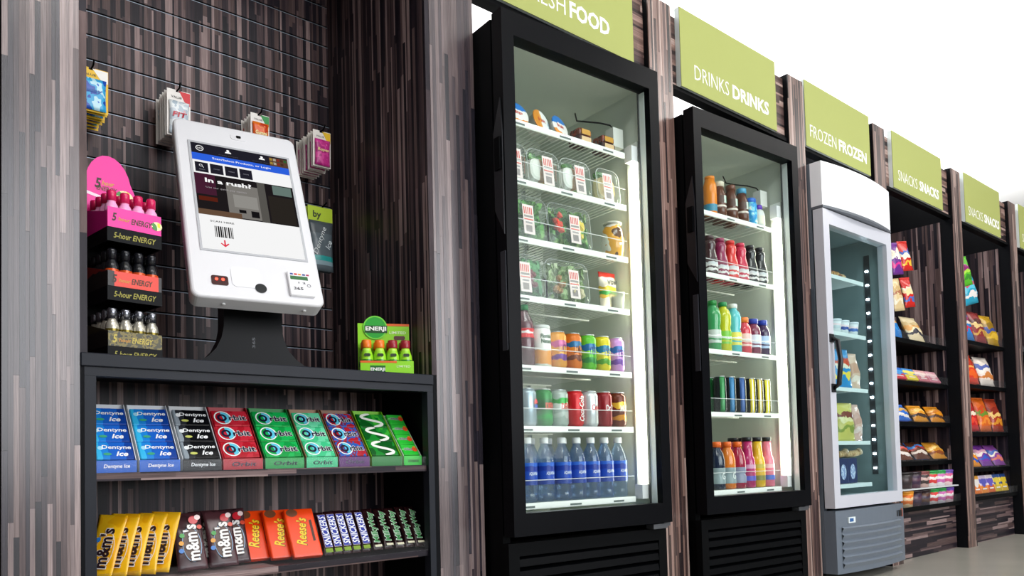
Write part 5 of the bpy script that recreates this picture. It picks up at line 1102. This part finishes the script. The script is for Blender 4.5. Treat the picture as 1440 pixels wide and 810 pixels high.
bagrow(2, 1, SZ2[1], .1, ((1377, 545, ['#d83a1c', '#e8601c', '#b02a18', '#f0a04a'], 'red orange'), (1389, 545, ['#e05a24', '#c83a1c', '#f0903a', '#f0e0c0'], 'orange'), (1398, 545, ['#e8dcd0', '#c87a3a', '#5a6ab0', '#f0e8e0'], 'white'), (1410, 545, ['#d8c8b8', '#b86a3a', '#4a5aa8', '#e8e0d8'], 'cream and blue')), .19, .22, 16, 'bags on the second shelf of bay two', 'on the second shelf of the second snack bay')
bagrow(2, 2, SZ2[2], .1, ((1374, 605, ['#c81c1c', '#e8442c', '#a81818', '#f0e0c8'], 'bright red'), (1384, 605, ['#d8241c', '#e0402c', '#b01818', '#f0dcd0'], 'scarlet'), (1395, 605, ['#d8641c', '#e8882c', '#c84a1c', '#6a8a2a'], 'pumpkin orange'), (1405, 605, ['#c8501c', '#d8782a', '#7a8a2a', '#e8a04a'], 'burnt orange'), (1415, 605, ['#a83a20', '#d8902c', '#8a2a1c', '#e8c070'], 'rust red')), .2, .25, 14, 'bags on the third shelf of bay two', 'on the third shelf of the second snack bay')
bagrow(2, 3, SZ2[3], .1, ((1376, 655, ['#e8901c', '#2a5ab8', '#8a3a9a', '#f0d8c0'], 'orange and violet'), (1386, 655, ['#2a52b8', '#4a78d0', '#c8a0c8', '#e8e0e0'], 'royal blue'), (1396, 655, ['#7a3a9a', '#3a5ac0', '#d8a0b8', '#f0e0d8'], 'violet'), (1407, 655, ['#3a6ac0', '#c85a8a', '#e8d0c8', '#5a8ad0'], 'blue and pink'), (1416, 655, ['#8a4a9a', '#d87a6a', '#4a6ab8', '#e8dcd0'], 'purple and coral')), .17, .17, 30, 'bags on the fourth shelf of bay two', 'on the fourth shelf of the second snack bay')
for k, (u, c, nm) in enumerate(((1379, ('#e8781c', '#f0a83a', '#e8e0dc'), 'orange'), (1391, ('#e88a2c', '#d8c8e0', '#5a5ab8'), 'orange and lilac'), (1402, ('#d8641c', '#e8dce0', '#6a5ac0'), 'orange and white'), (1413, ('#d8b82c', '#3a5a9a', '#e8d050'), 'yellow and blue'), (1424, ('#e0b82c', '#2a4a8a', '#e8c83a'), 'gold and navy'))):
    carton('%s cookie box on the bottom shelf of the second snack bay' % nm, 'cookie boxes of bay two', 5.82 + k * .132, 692, .08, SZ2[4], .128, .125, .06, c, k, 12)
